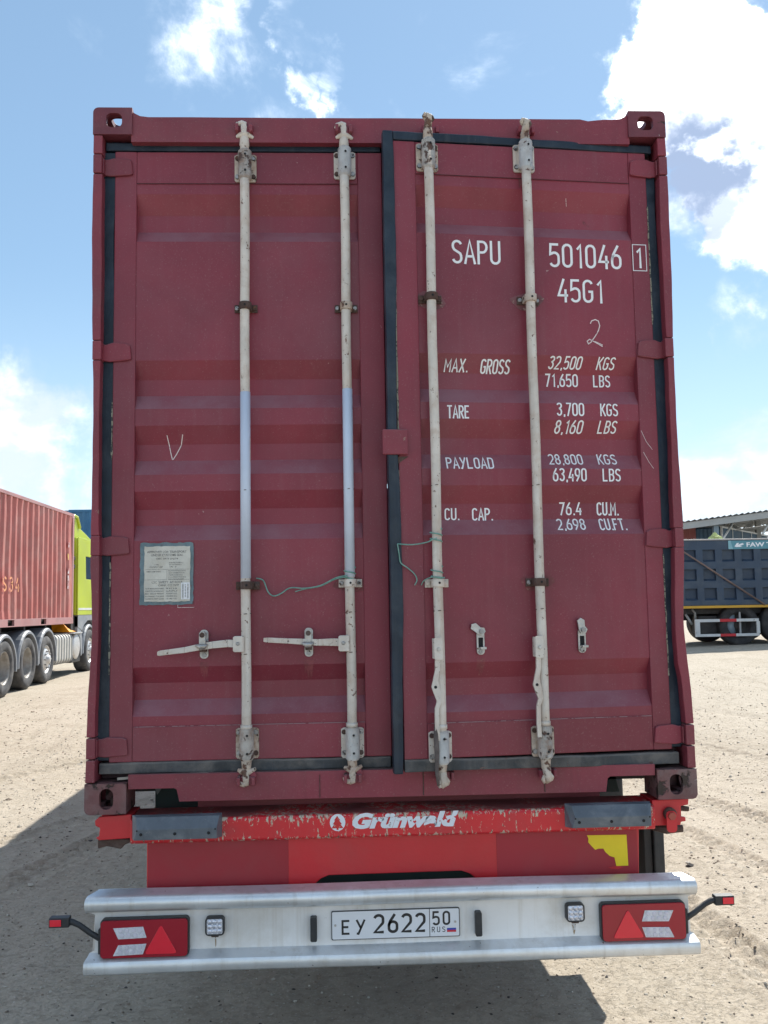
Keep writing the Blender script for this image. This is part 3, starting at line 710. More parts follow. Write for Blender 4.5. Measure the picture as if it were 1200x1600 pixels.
# left door gaskets
rubber_low = M('muddy_rubber', (.035, .042, .05), .6, 0, .3, 7, dust=((.17, .155, .145), .85, 5), streak=((.14, .13, .125), .4), wear=[((.20, .13, .11), 22, .64, .04)], bump=.7, bs=45, updust=((.20, .18, .16), .8))
strip_h(dl, -1.175, -.012, 3.745, 3.785, -.004, .035, 1, .002)
strip_h(dl, -1.175, -.012, 1.158, 1.202, -.003, .035, 2, .003, mat=rubber_low)
strip_v(dl, -1.190, -1.1335, 1.21, 3.74, .004, .036, 3, .004, bulge=lambda z: -.0 + .004 * math.sin(z * 9))
# right door gaskets; the free edge lip overlaps the left door
strip_v(dr, -.014, .0295, 1.150, 3.780, -.013, .030, 7, .0035, bulge=lambda z: .004 * math.sin(z * 4.1))
strip_h(dr, .0298, 1.165, 3.745, 3.783, -.006, .035, 4, .003, sag=lambda x: -.006 * max(0, (x - .3)) )
strip_h(dr, .0298, 1.165, 1.156, 1.202, -.004, .035, 5, .003, sag=lambda x: -.010 * x, mat=rubber_low)
strip_v(dr, 1.1345, 1.188, 1.21, 3.70, .004, .036, 9, .005, bulge=lambda z: -.004 + .005 * math.sin(z * 3))
# torn lip edge beside the gasket
for D, x, z0, z1, sd in ((dr, .0302, 1.9, 2.35, 1), (dr, .0302, 2.42, 3.2, 4), (dl, -1.139, 1.55, 2.0, 2), (dl, -1.138, 2.42, 2.66, 5), (dr, 1.1375, 2.98, 3.5, 3), (dr, 1.1372, 1.5, 2.0, 8)):
    zs = frange(z0, z1, 16)
    D.part(MB().bar(zs, [x - .0015 - abs(wob(z, sd, .003, 23)) for z in zs], [x + .001 + abs(wob(z, sd + 2, .004, 31)) for z in zs], -.0022, .0005), 'torn_seal_edge', M('torn_seal', (.26, .25, .20), .8, wear=[((.05, .05, .05), 60, .5, .05)]))
D = dl
dl.part(MB().shape([[(-1.10, 1.136), (-1.10, 1.146), (-.86, 1.157), (-.72, 1.160), (-.86, 1.151)]], XZ, -.012, -.006), 'loose_metal_strip', M('bare_strip', (.36, .34, .31), .5, .4, dust=((.2, .17, .14), .5, 20)))
# overlap plate in the middle of the right door
dr.part(MB().box(-.038, .066, -.024, -.014, 2.410, 2.513), 'overlap_plate', maroon_frame, .004)
dr.part(MB().box(.040, .066, -.0139, -.001, 2.415, 2.508), 'overlap_plate_weld', maroon_frame, .002)
dr.part(MB().shape([[(.005, 2.403), (.070, 2.405), (.050, 2.392), (.022, 2.372), (.012, 2.385)]], XZ, -.003, .0), 'rust_patch', rust_m)

# hinges
def hinge(D, sx, z):
    j = wob(z * 3 + sx, 1, .003)
    lp = [(1.060, z - .030), (1.066, z + .030 + j), (1.080, z + .036), (1.140, z + .040), (1.166, z + .033 + j), (1.178, z + .034), (1.178, z - .036), (1.150, z - .040 + j), (1.08, z - .035)]
    lp = [(x * sx, zz) for x, zz in lp]
    mb = MB().shape([lp], XZ, -.012, -.0005)
    D.part(mb, 'hinge', maroon_frame, .004)
    e = post_edge(sx, z)
    mb = MB().bar([z - .040, z - .02, z + .02, z + .040], [e - (sx > 0) * .036] * 4, [e + (sx < 0) * .036] * 4, -.047, .06)
    mb.box(min(sx * 1.176, sx * 1.183), max(sx * 1.176, sx * 1.183), -.03, .01, z - .036, z + .032)
    mb.v = [(x, y + FY, zz) for x, y, zz in mb.v]
    cpart(mb, 'hinge_lug', maroon_frame, .006)
for z in HZ: hinge(dl, -1, z); hinge(dr, 1, z)

def surf(x, z, D):
    if D is dr and (x > 1.060 or x < .124): return 0.0
    if D is dl and (x < -1.046 or x > -.112): return 0.0
    return prof(z)
def mark(D, vf, name, mat, off=-.0012, label=None):
    import bmesh
    vs, fs = vf; bm = bmesh.new(); vv = [bm.verts.new((p[0], 0, p[1])) for p in vs]
    for f in fs:
        try: bm.faces.new([vv[i] for i in f])
        except ValueError: pass
    zs = [v.co.z for v in bm.verts]; lo, hi = min(zs), max(zs)
    for g in GRV:
        for z in g:
            if lo < z < hi: bmesh.ops.bisect_plane(bm, geom=bm.verts[:] + bm.edges[:] + bm.faces[:], plane_co=(0, 0, z), plane_no=(0, 0, 1))
    mb = MB(); bm.verts.index_update()
    mb.add([(v.co.x, surf(v.co.x, v.co.z, D) + off, v.co.z) for v in bm.verts], [tuple(v.index for v in f.verts) for f in bm.faces]); bm.free()
    return D.part(mb, name, mat, label=label)
# ------------------------------------------------------------------ locking gear
def bracket(D, x, z, seed, mat=cream):
    mb = MB(); w = .046; h = .058
    mb.shape([[(x - w, z - h + .004), (x - w + .006, z - h - .004), (x + w - .006, z - h - .004), (x + w, z - h + .004), (x + w, z + h - .006), (x + w - .010, z + h), (x + .03, z + h), (x + .03, z + h), (x - .03, z + h), (x - w + .010, z + h), (x - w, z + h - .006)]], XZ, -.009, -.0008, 0)
    mb.tube([(x, -.040, z - .066), (x, -.040, z - .058), (x, -.040, z + .056), (x, -.040, z + .064)], [.022, .0285, .0285, .022], 18, 0)
    mb.box(x - .026, x + .026, -.040, -.0085, z - .056, z + .054, 0)
    r2 = random.Random(seed)
    for bx in (-.034, .034):
        for bz in (-.041, .041):
            mb.cyl((x + bx, -.016, z + bz), (x + bx, -.009, z + bz), .0095, .0105, 8, 1 if r2.random() < .6 else 2)
    for bz in (-.036, .034):
        mb.cyl((x + .004, -.0705, z + bz), (x + .004, -.066, z + bz), .0048, .0048, 8, 3)
    D.part(mb, 'rod_bracket', [mat, boltm, rust_m, black_hole], .0022)
def clamp(D, x, z, mat, seed=1):
    mb = MB()
    mb.box(x - .048, x + .048, -.008, -.0008, z - .017, z + .016, 1)
    mb.tube([(x, -.0425, z - .016), (x, -.0425, z + .016)], .0255, 18, 0)
    mb.box(x - .0255, x + .0255, -.042, -.0075, z - .015, z + .015, 0)
    r2 = random.Random(seed)
    for bx in (-.037, .037): mb.cyl((x + bx, -.015, z), (x + bx, -.008, z), .009, .010, 8, 2 if r2.random() < .6 else 1)
    mb.cyl((x, -.0705, z), (x, -.066, z), .005, .005, 8, 3)
    D.part(mb, 'rod_clamp', [mat, rust_m if seed % 2 else mat, boltm, black_hole], .0018)
def cam(D, x, z, up, turned, mat):
    """forged cam end; up = +1 at the top, turned = rotated out of its keeper"""
    s = 1 if up else -1; mb = MB()
    mb.tube([(x, -.040, z - s * .115), (x, -.040, z - s * .075), (x, -.040, z - s * .068), (x, -.040, z - s * .018)], [.019, .0185, .021, .0175], 14, 0)
    if not turned:
        mb.tube([(x - .034, -.042, z - s * .032), (x - .020, -.046, z - s * .026), (x, -.048, z - s * .020), (x + .020, -.046, z - s * .026), (x + .038, -.042, z - s * .036)], [.006, .011, .016, .011, .006], 10, 0)
        mb.shape([[(x - .011, z - .024), (x + .010, z - .024), (x + .012, z + .004), (x + .008, z + .022), (x - .010, z + .022), (x - .014, z + .004)]], XZ, -.062, -.032, 0)
        mb.tube([(x - .034, -.048, z + s * .006), (x - .028, -.052, z + s * .020), (x - .008, -.054, z + s * .024), (x + .010, -.052, z + s * .022)], [.007, .010, .011, .007], 10, 0)
        mb.shape([[(x + .014, z - .020), (x + .036, z - .016), (x + .040, z + .010), (x + .032, z + .026), (x + .016, z + .020)]], XZ, -.054, -.030, 1)
        mb.box(x - .033, x - .022, -.050, -.030, z - .012, z + .010, 2)
    else:
        mb.tube([(x, -.044, z - s * .02), (x + .002, -.052, z + s * .005), (x + .004, -.056, z + s * .022), (x - .006, -.050, z + s * .034)], [.017, .016, .014, .007], 10, 0)
        mb.tube([(x - .012, -.050, z + s * .006), (x - .018, -.056, z + s * .020), (x - .012, -.060, z + s * .034)], [.007, .009, .006], 8, 0)
        mb.tube([(x + .010, -.05, z - s * .002), (x + .020, -.054, z + s * .012), (x + .017, -.052, z + s * .026)], [.008, .009, .006], 8, 2 if up else 0)
    D.part(mb, 'cam_end', [mat, maroon_frame, rust_m], .0025)
def keeper(x, z):
    mb = MB().box(x - .036, x - .022, -.030, .0095, z - .016, z + .016).box(x + .022, x + .036, -.024, .0095, z - .016, z + .016).box(x - .0215, x + .0215, -.006, .0092, z - .016, z + .016)
    cpart(mb, 'cam_keeper', maroon_frame, .003)
def rod(D, x, ztop, zbot, cam_turned, sleeve=None, mats=None, topm=cream, botm=cream_rusty, dx=(0, 0)):
    mb = MB(); zs = frange(zbot + .13, ztop - .13, 18)
    mb.tube([(x + dx[0] + (dx[1] - dx[0]) * i / 18 + .0015 * math.sin(i * .9), -.0425, z) for i, z in enumerate(zs)], .0195, 16, 0)
    mb.tube([(x, -.0425, zs[0] + .06), (x, -.0425, zs[0] + .075)], .0235, 16, 0)
    if sleeve:
        mb.tube([(x, -.0425, sleeve[0]), (x, -.0425, sleeve[1])], .0208, 16, 1)
    D.part(mb, 'lock_rod', [cream, sleeve_m, rust_m])
    for zz in (2.28, 1.62, 1.78):
        D.part(MB().tube([(x - .023, -.043, zz), (x, -.066, zz + .003), (x + .023, -.043, zz + .004)], .0016, 6), 'binding_wire', rust_m)
    cam(D, x + dx[1], ztop, True, cam_turned, topm); cam(D, x + dx[0], zbot, False, cam_turned, botm)
rod(dl, -.588, 3.820, 1.138, False, (1.925, 2.69))
rod(dl, -.168, 3.818, 1.138, False, (1.925, 2.70))
rod(dr, .172, 3.806, 1.134, True, None, topm=cream_rusty)
rod(dr, .590, 3.806, 1.134, True, None, topm=cream_rusty)
for i, (D, x, zt, zb, mt, mb_) in enumerate(((dl, -.587, 3.668, 1.270, cream_rusty, cream_rusty), (dl, -.166, 3.682, 1.262, cream, cream), (dr, .173, 3.672, 1.252, cream_rusty, cream), (dr, .591, 3.688, 1.258, cream, cream_rusty))):
    bracket(D, x, zt, i + 1, mt); bracket(D, x, zb, i + 11, mb_)
halo = M('faint_rust_halo', (.20, .045, .055), .65, 0, .25, 14, wear=[((.26, .13, .11), 40, .58, .08)], bump=.3)
for D, x, z, w, h, sd in ((dl, -.587, 1.155, .030, .055, 1), (dl, -.167, 1.150, .026, .050, 2), (dl, -.587, 3.575, .022, .045, 3), (dr, .175, 1.140, .028, .050, 4), (dr, .592, 3.585, .024, .050, 5), (dl, -.338, 1.560, .020, .055, 6), (dl, -.760, 1.565, .018, .045, 7), (dr, .350, 1.560, .018, .05, 8)):
    if 1.203 < z - h: mark(D, ([(x - w, z + h * .6), (x + w, z + h * .6), (x + w * .8, z), (x + w * .3, z - h * .9), (x + w * .1, z - h * .2), (x - w * .2, z - h), (x - w * .5, z - h * .1), (x - w * .9, z - h * .5)][::-1], [tuple(range(8))]), 'rust_run', halo, -.0006)
for i, (D, x, z, mt) in enumerate(((dl, -.587, 3.054, rust_m), (dl, -.583, 1.897, rust_m), (dl, -.168, 3.053, cream_rusty), (dl, -.166, 1.900, cream), (dr, .172, 3.060, rust_m), (dr, .173, 1.892, cream), (dr, .590, 3.066, cream_rusty), (dr, .590, 1.890, rust_m))):
    clamp(D, x, z, mt, i + 1)
    D.part(MB().shape([[(x + math.cos(a) * (.07 + .012 * math.sin(3 * a + i)), z + math.sin(a) * (.036 + .006 * math.sin(2 * a + i))) for a in [k * math.pi / 8 for k in range(16)]]], XZ, .0030, .0042) , 'rubbed_patch', dirtfilm if i in (4, 6) else halo) if i in (1, 3, 4, 6, 7) else None
for x in (-.588, -.168): keeper(x, 3.815); keeper(x, 1.128)
for x in (.20, .61): keeper(x, 3.815); keeper(x, 1.128)

# handles: left door across, right door hanging down
def side_handle(D, x, tip, z, pts):
    mb = MB()
    for (xa, za, ha), (xb, zb, hb) in zip(pts[:-1], pts[1:]):
        mb.add([(xa, -.060, za - ha), (xa, -.060, za + ha), (xa, -.048, za + ha), (xa, -.048, za - ha), (xb, -.060, zb - hb), (xb, -.060, zb + hb), (xb, -.048, zb + hb), (xb, -.048, zb - hb)],
               [(0, 4, 5, 1), (1, 5, 6, 2), (2, 6, 7, 3), (3, 7, 4, 0), (0, 1, 2, 3), (7, 6, 5, 4)])
    hp = [(x - .050, z - .028), (x - .044, z - .033), (x - .006, z - .033), (x - .006, z + .030), (x - .044, z + .030), (x - .050, z + .025)]
    mb.shape([hp], XZ, -.068, -.062); mb.shape([hp], XZ, -.046, -.040)
    mb.cyl((x - .030, -.073, z), (x - .030, -.068, z), .0075, .0085, 10, 1)
    D.part(mb, 'door_handle', [cream, boltm], .0022)
def retainer(D, x, z):
    mb = MB().shape([rrect(x - .017, x + .017, z - .058, z + .058, .015)], XZ, -.006, -.0008)
    mb.cyl((x, -.013, z + .041), (x, -.006, z + .041), .009, .010, 10, 1); mb.cyl((x, -.013, z - .043), (x, -.006, z - .043), .009, .010, 10, 1)
    mb.box(x - .013, x + .013, -.045, -.0055, z - .030, z - .018, 2); mb.box(x - .013, x + .013, -.045, -.0055, z + .004, z + .014, 0)
    mb.tube([(x - .024, -.064, z - .002), (x - .006, -.072, z - .008), (x + .008, -.070, z - .008), (x + .020, -.060, z - .001)], [.006, .012, .011, .006], 10, 0)
    mb.shape([rrect(x - .012, x + .013, z - .004, z + .052, .011)], XZ, -.066, -.060)
    mb.cyl((x, -.073, z + .038), (x, -.066, z + .038), .010, .0105, 10, 3)
    D.part(mb, 'handle_retainer', [galv, boltm, rust_m, rust_m], .002)
side_handle(dl, -.588, -.936, 1.665, [(-.610, 1.664, .015), (-.660, 1.667, .015), (-.720, 1.662, .014), (-.770, 1.655, .013), (-.830, 1.644, .0115), (-.895, 1.637, .0105), (-.930, 1.633, .0105), (-.938, 1.632, .007)])
side_handle(dl, -.168, -.519, 1.660, [(-.190, 1.661, .015), (-.240, 1.664, .015), (-.300, 1.664, .013), (-.36, 1.668, .012), (-.42, 1.672, .0105), (-.50, 1.677, .0100), (-.517, 1.678, .008)])
retainer(dl, -.760, 1.664); retainer(dl, -.338, 1.664)
def hanging_handle(D, x, z):
    mb = MB(); hx = x - .010
    hp = rrect(hx - .018, hx + .016, z - .045, z + .042, .008)
    mb.shape([hp], XZ, -.072, -.067); mb.box(hx - .020, hx - .0155, -.0665, -.038, z - .040, z + .038)
    mb.cyl((hx, -.077, z - .004), (hx, -.072, z - .004), .007, .008, 10, 1)
    path = [(hx - .004, z - .03, .010), (hx - .006, z - .085, .009), (hx - .014, z - .125, .0105), (hx - .015, z - .150, .0155), (hx - .008, z - .175, .014), (hx - .001, z - .205, .0095), (hx - .011, z - .232, .008), (hx - .012, z - .30, .0085), (hx - .010, z - .355, .008)]
    for (xa, za, ha), (xb, zb, hb) in zip(path[:-1], path[1:]):
        mb.add([(xa - ha, -.066, za), (xa + ha, -.066, za), (xa + ha, -.054, za), (xa - ha, -.054, za), (xb - hb, -.066, zb), (xb + hb, -.066, zb), (xb + hb, -.054, zb), (xb - hb, -.054, zb)],
               [(0, 1, 5, 4), (1, 2, 6, 5), (2, 3, 7, 6), (3, 0, 4, 7), (3, 2, 1, 0), (4, 5, 6, 7)])
    mb.cyl((hx - .015, -.0672, z - .150), (hx - .015, -.0655, z - .150), .006, .006, 10, 2)
    D.part(mb, 'door_handle', [cream, galv, black_hole], .0022)
hanging_handle(dr, .173, 1.636); hanging_handle(dr, .582, 1.634)
dr.part(MB().tube([(.150, -.055, 1.36), (.146, -.060, 1.30), (.148, -.062, 1.24), (.146, -.062, 1.16), (.152, -.060, 1.11)], [.006, .010, .010, .007, .006], 8), 'tied_rag', M('grimy_rag', (.12, .10, .095), .9, 0, .3, 30, bump=1, bs=80))
def open_retainer(D, x, z, tilt):
    mb = MB().shape([rrect(x - .016, x + .016, z - .052, z + .046, .014), rrect(x - .009, x + .010, z - .024, z + .016, .002)], XZ, -.007, -.0008)
    mb.box(x - .009, x + .010, .0, .0035, z - .024, z + .016, 2)
    mb.cyl((x, -.013, z - .039), (x, -.007, z - .039), .009, .010, 10, 1)
    mb.box(x - .006, x + .018, -.030, -.0068, z - .030, z - .021, 0)
    c, s_ = math.cos(tilt), math.sin(tilt)
    pts = [(.017, .0), (.012, .015), (-.004, .017), (-.022, .034), (-.040, .030), (-.043, .012), (-.030, .003), (-.014, -.010), (.004, -.016)]
    mb.shape([[(x + .002 + c * a - s_ * b, z + .040 + s_ * a + c * b) for a, b in pts][::-1]], XZ, -.018, -.0085)
    mb.cyl((x + .002, -.027, z + .040), (x + .002, -.018, z + .040), .0095, .010, 10, 1)
    D.part(mb, 'handle_retainer', [galv, boltm, black_hole], .002)
open_retainer(dr, .347, 1.656, 0.0); open_retainer(dr, .770, 1.654, -.75)

# ------------------------------------------------------------------ writing on the doors
LINES = [('SAPU', .271, .480, 3.220, 3.324, .115, 0), ('501046', .691, 1.012, 3.218, 3.325, .115, 0), ('45G1', .722, .925, 3.067, 3.170, .115, 0), ('1', 1.070, 1.106, 3.226, 3.316, .125, 0),
         ('MAX.', .232, .332, 2.767, 2.818, .135, .08), ('GROSS', .386, .511, 2.762, 2.819, .135, .06), ('32,500', .675, .820, 2.784, 2.836, .135, .16), ('KGS', .887, .966, 2.785, 2.835, .135, .16),
         ('71,650', .666, .811, 2.712, 2.768, .135, 0), ('LBS', .878, .954, 2.713, 2.765, .135, 0), ('TARE', .235, .329, 2.565, 2.620, .135, 0), ('3,700', .700, .820, 2.580, 2.637, .135, 0),
         ('KGS', .890, .968, 2.581, 2.635, .135, 0), ('8,160', .692, .814, 2.509, 2.563, .135, .12), ('LBS', .881, .962, 2.511, 2.562, .135, .12), ('PAYLOAD', .228, .428, 2.357, 2.408, .135, 0),
         ('28,800', .665, .814, 2.377, 2.425, .135, 0), ('KGS', .878, .962, 2.378, 2.425, .135, 0), ('63,490', .674, .820, 2.305, 2.361, .135, 0), ('LBS', .889, .968, 2.305, 2.359, .135, 0),
         ('CU.', .222, .283, 2.149, 2.199, .14, 0), ('CAP.', .337, .424, 2.147, 2.199, .14, 0), ('76.4', .707, .806, 2.168, 2.222, .14, 0), ('CU.M.', .872, .967, 2.166, 2.222, .14, 0),
         ('2,698', .691, .815, 2.104, 2.153, .14, 0), ('CU.FT.', .875, .992, 2.102, 2.153, .14, 0)]
for t, x0, x1, z0, z1, st, sl_ in LINES: mark(dr, stroke_text(t, x0, x1, z0, z1, st, sl_), 'lettering', white_mark)
bx0, bx1, bz0, bz1 = 1.0605, 1.124, 3.213, 3.331; t = .0032
mark(dr, ([(bx0, bz0), (bx1, bz0), (bx1, bz1), (bx0, bz1), (bx0 + t, bz0 + t), (bx1 - t, bz0 + t), (bx1 - t, bz1 - t), (bx0 + t, bz1 - t)], [(0, 1, 5, 4), (1, 2, 6, 5), (2, 3, 7, 6), (3, 0, 4, 7)]), 'lettering_box', white_mark)
def line(D, pts, w, name, mat):
    v, f = ribbon(pts, False, w / 2); mark(D, ([tuple(p) for p in v], f), name, mat)
line(dr, [(.862, 2.978), (.868, 2.990), (.884, 2.996), (.898, 2.990), (.903, 2.970), (.896, 2.948), (.882, 2.925), (.862, 2.898), (.850, 2.890), (.845, 2.902), (.856, 2.910), (.880, 2.898), (.912, 2.880)], .0042, 'chalk_mark', chalk)
line(dr, [(.878, 2.902), (.898, 2.893), (.913, 2.886)], .003, 'chalk_mark', chalk)
line(dl, [(-.918, 2.525), (-.912, 2.49), (-.905, 2.455), (-.898, 2.425)], .0035, 'chalk_mark', chalk)
line(dl, [(-.896, 2.425), (-.880, 2.450), (-.862, 2.485), (-.853, 2.528)], .0035, 'chalk_mark', chalk)
# scratches
for D, pts in ((dr, [(1.065, 2.52), (1.085, 2.475), (1.11, 2.44)]), (dr, [(1.070, 2.43), (1.095, 2.385), (1.112, 2.36)]), (dr, [(.70, 3.655), (.705, 3.62), (.716, 3.603)]),
               (dl, [(-.20, 1.99), (-.21, 1.93), (-.20, 1.86)]), 
                (dr, [(.33, 1.30), (.36, 1.29)]), (dr, [(.78, 3.53), (.785, 3.50)])):
    line(D, [(x + wob(x * 9, 2, .002), z) for x, z in pts], .0018, 'scratch', dirtfilm if pts[0][0] < 0 else chalk)

# customs approval plate with its glue border and a bar code slip
def rough_rect(x0, x1, z0, z1, amp, seed, n=16):
    r2 = random.Random(seed); out = []
    for a, b in (((x0, z0), (x1, z0)), ((x1, z0), (x1, z1)), ((x1, z1), (x0, z1)), ((x0, z1), (x0, z0))):
        for k in range(n): out.append((a[0] + (b[0] - a[0]) * k / n + r2.uniform(-amp, amp), a[1] + (b[1] - a[1]) * k / n + r2.uniform(-amp, amp)))
    return out
dl.part(MB().shape([rough_rect(-1.020, -.805, 1.825, 2.077, .0022, 3)], XZ, -.0008, .0035), 'glue_border', adhesive)
pl = rough_rect(-1.002, -.817, 1.838, 2.062, .0014, 5)
pl += []
dl.part(MB().shape([pl], XZ, -.0030, -.001), 'approval_plate', placard, label='aged white customs and safety approval plate')
def ptxt(t, x0, x1, z0, h):
    v = fit(font_text(t, 1.0, 0, .012), x0, x1, z0, z0 + h)
    dl.part(MB().add([(a, -.0034, b) for a, b in v[0]], v[1]), 'plate_lettering', placard_ink)
ptxt('APPROVED FOR TRANSPORT', -.991, -.832, 2.035, .0095); ptxt('UNDER CUSTOMS SEAL', -.975, -.845, 2.022, .0095); ptxt('GBC 3973 (AJ)74', -.955, -.866, 2.007, .008)
ptxt('TYPE', -.962, -.944, 1.985, .005); ptxt('CLOSTLC 45P', -.980, -.928, 1.975, .006); ptxt('MANUFACTURERS NO.', -.902, -.843, 1.993, .005); ptxt('OF THE CONTAINER', -.902, -.850, 1.985, .005); ptxt('CRC   66', -.900, -.872, 1.976, .006)
ptxt('TIMBER COMPONENT', -.994, -.935, 1.957, .005); ptxt('CSC  SAFETY  APPROVAL', -.972, -.842, 1.912, .009); ptxt('CHINA  CCS 25/97', -.945, -.862, 1.900, .008)
for i, (a, b) in enumerate((('DATE MANUFACTURED', '97/10'), ('IDENTIFICATION NO.', 'SAPU'), ('MAX. GROSS WEIGHT', '32500 KG'), ('ALLOWABLE STACKING', '192000 KG'), ('RACKING TEST LOAD', '15240 KG'))):
    ptxt(a, -.998, -.922, 1.888 - i * .0103, .0056); ptxt(b, -.914, -.870, 1.888 - i * .0103, .0056)
for i in range(5): ptxt(('MAINTENANCE DATE', 'NEXT EXAMINATION', 'PERIODIC', 'INSPECTION', 'BY OWNER')[i], -.905, -.835 - .006 * (i % 3), 1.960 - i * .0085, .0045)
for (x0, x1, z) in ((-1.0, -.82, 1.968), (-1.0, -.91, 1.926), (-.90, -.82, 1.926)): dl.part(MB().box(x0, x1, -.0034, -.0032, z, z + .0011), 'plate_rule', placard_ink)
dl.part(MB().box(-.911, -.910, -.0034, -.0032, 1.926, 1.966), 'plate_rule', placard_ink)
dl.part(MB().box(-.853, -.818, -.0046, -.0035, 1.846, 1.914), 'bar_code_slip', plate_white)
mb = MB(); r2 = random.Random(2); z = 1.850
while z < 1.908:
    w = r2.uniform(.0008, .002); mb.box(-.849, -.843, -.0052, -.0047, z, z + w); z += w + r2.uniform(.0008, .002)
z = 1.850
while z < 1.908:
    w = r2.uniform(.0008, .0018); mb.box(-.829, -.823, -.0052, -.0047, z, z + w); z += w + r2.uniform(.001, .002)
for k in range(9): mb.box(-.838, -.834, -.0052, -.0047, 1.855 + k * .006, 1.858 + k * .006)
dl.part(mb, 'bar_code', placard_ink)
# ghost of an old sticker below the plate
for (x0, x1, z0, z1) in ((-.868, -.802, 1.812, 1.8135), (-.868, -.8665, 1.812, 1.826)): dl.part(MB().box(x0, x1, -.0003, .0008 + PF, z0, z1), 'sticker_ghost', chalk)

# green tie wires
def wire(name, label, strands, group=None):
    mb = MB()
    for pts, r in strands: mb.tube(pts, r, 6)
    o = mb.build(name, green_wire, None, tuple(strands[0][0][0])); o.location = strands[0][0][0]
    o['label'] = label; o['category'] = 'wire'
    if group: o['group'] = group
def PX(px, py, y): return (-.165 + (px - 548) * .00263, y, 1.895 - (py - 913) * .00263)
def smooth(pts, n=5):
    out = []
    P = [Vector(p) for p in pts]
    for i in range(len(P) - 1):
        p0, p1, p2, p3 = P[max(0, i - 1)], P[i], P[i + 1], P[min(len(P) - 1, i + 2)]
        for k in range(n):
            t = k / n; out.append(.5 * ((2 * p1) + (-p0 + p2) * t + (2 * p0 - 5 * p1 + 4 * p2 - p3) * t * t + (-p0 + 3 * p1 - 3 * p2 + p3) * t ** 3))
    out.append(P[-1]); return out
def loop_round(x, y, z, r, n=14, turns=2.2, dz=.004): return [(x + r * math.cos(a), y - r * math.sin(a), z + dz * a) for a in [2 * math.pi * turns * k / (n * turns) for k in range(int(n * turns))]]
wire('tie_wire', 'long pale green wire tied round the second rod and trailing left towards the first', [
    (smooth([PX(402, 901, .045), PX(413, 905, .040), PX(420, 922, .035), PX(429, 929, .030), PX(441, 925, .028), PX(455, 917, .022), PX(478, 918, .015), PX(502, 914, .010), PX(525, 903, 0), PX(542, 900, -.02)]), .0030),
    (smooth([PX(462, 923, .026), PX(478, 919, .018), PX(502, 915, .012), PX(524, 905, .002), PX(543, 902, -.02)]), .0026),
    (loop_round(-.168, .0075, 1.912, .0225), .0032)])
wire('tie_wire', 'green wire from the third rod, caught on the door seal and hanging curled below it', [
    (smooth([(.176, -.13, 2.068), (.158, -.125, 2.062), (.135, -.118, 2.052), (.08, -.100, 2.045), (.022, -.085, 2.050)]), .0030),
    (smooth([(.022, -.088, 2.050), (.028, -.085, 2.01), (.034, -.08, 1.975), (.060, -.078, 1.955), (.088, -.075, 1.93), (.098, -.074, 1.905), (.088, -.074, 1.885)]), .0027),
    (loop_round(.176, -.096, 2.055, .0235), .0028)])
wire('tie_wire', 'short dark green wire wrapped above the lower clamp of the third rod', [
    (smooth([(.115, -.07, 1.885), (.125, -.08, 1.902), (.145, -.10, 1.912), (.165, -.12, 1.915), (.205, -.115, 1.912)]), .0024), (loop_round(.176, -.096, 1.906, .0235), .0026)])
# ------------------------------------------------------------------ the red trailer under it
tr = thing('container_trailer', 'red container trailer with an aluminium rear bumper carrying the lamps and number plate', 'trailer', (0, 0, 0))
def tp(mb, name, mats, bevel=0.0, label=None): return mb.build(name, mats, tr, (0, 0, 0), bevel, label=label)
YZ = lambda u, v, w: (w, u, v)
# chipped red: chips crowd the upper and lower edges of the cross beam
def beam_paint():
    m = M('chipped_beam_red', (.60, .013, .022), .42, 0, .08, 2.0, dust=((.38, .05, .06), .4, 5), bump=.25, bs=40, coat=.1)
    T = NT(m.node_tree); b = m.node_tree.nodes['Principled BSDF']
    src = b.inputs['Base Color'].links[0].from_socket
    tc = T.n('ShaderNodeTexCoord').outputs['Object']; z = T.n('ShaderNodeSeparateXYZ', {0: tc}).outputs['Z']; x = T.n('ShaderNodeSeparateXYZ', {0: tc}).outputs['X']
    up = T.sstep(z, .955, .992); lo = T.sstep(z, .925, .906); mid = T.sstep(T.math('ABSOLUTE', x), .95, .5)
    e = T.math('MULTIPLY', T.math('MAXIMUM', up, T.math('MULTIPLY', lo, .8)), T.math('MULTIPLY_ADD', mid, .6, .4))
    sv = T.n('ShaderNodeVectorMath', {0: tc, 1: (1.4, 1, .55)}, operation='MULTIPLY').outputs[0]
    nz = T.noise(sv, 46, 8, .70, .5); n2 = T.noise(tc, 5, 3, .5)
    dens = T.math('ADD', nz, T.math('ADD', T.math('MULTIPLY', e, .098), T.math('MULTIPLY', T.math('SUBTRACT', n2, .5), .12)))
    k1 = T.sstep(dens, .600, .622); k2 = T.sstep(T.math('ADD', T.noise(sv, 61, 6, .6), T.math('MULTIPLY', e, .06)), .60, .64)
    c = T.mix(k1, src, T.mix(k2, (.50, .44, .34), (.13, .06, .035)))
    top = T.sstep(z, .9905, .9935)
    c = T.mix(T.math('MULTIPLY', top, T.sstep(n2, .3, .6)), c, (.19, .055, .055))
    m.node_tree.links.new(c, b.inputs['Base Color'])
    return m
beam_red = beam_paint()
mb = MB().shape([[(-.020, .908), (-.020, .980), (-.014, .990), (.0, .9935), (.150, 1.003), (.150, .90), (-.010, .90)]], YZ, -1.036, 1.034)
tp(mb, 'rear_beam', beam_red, .003)
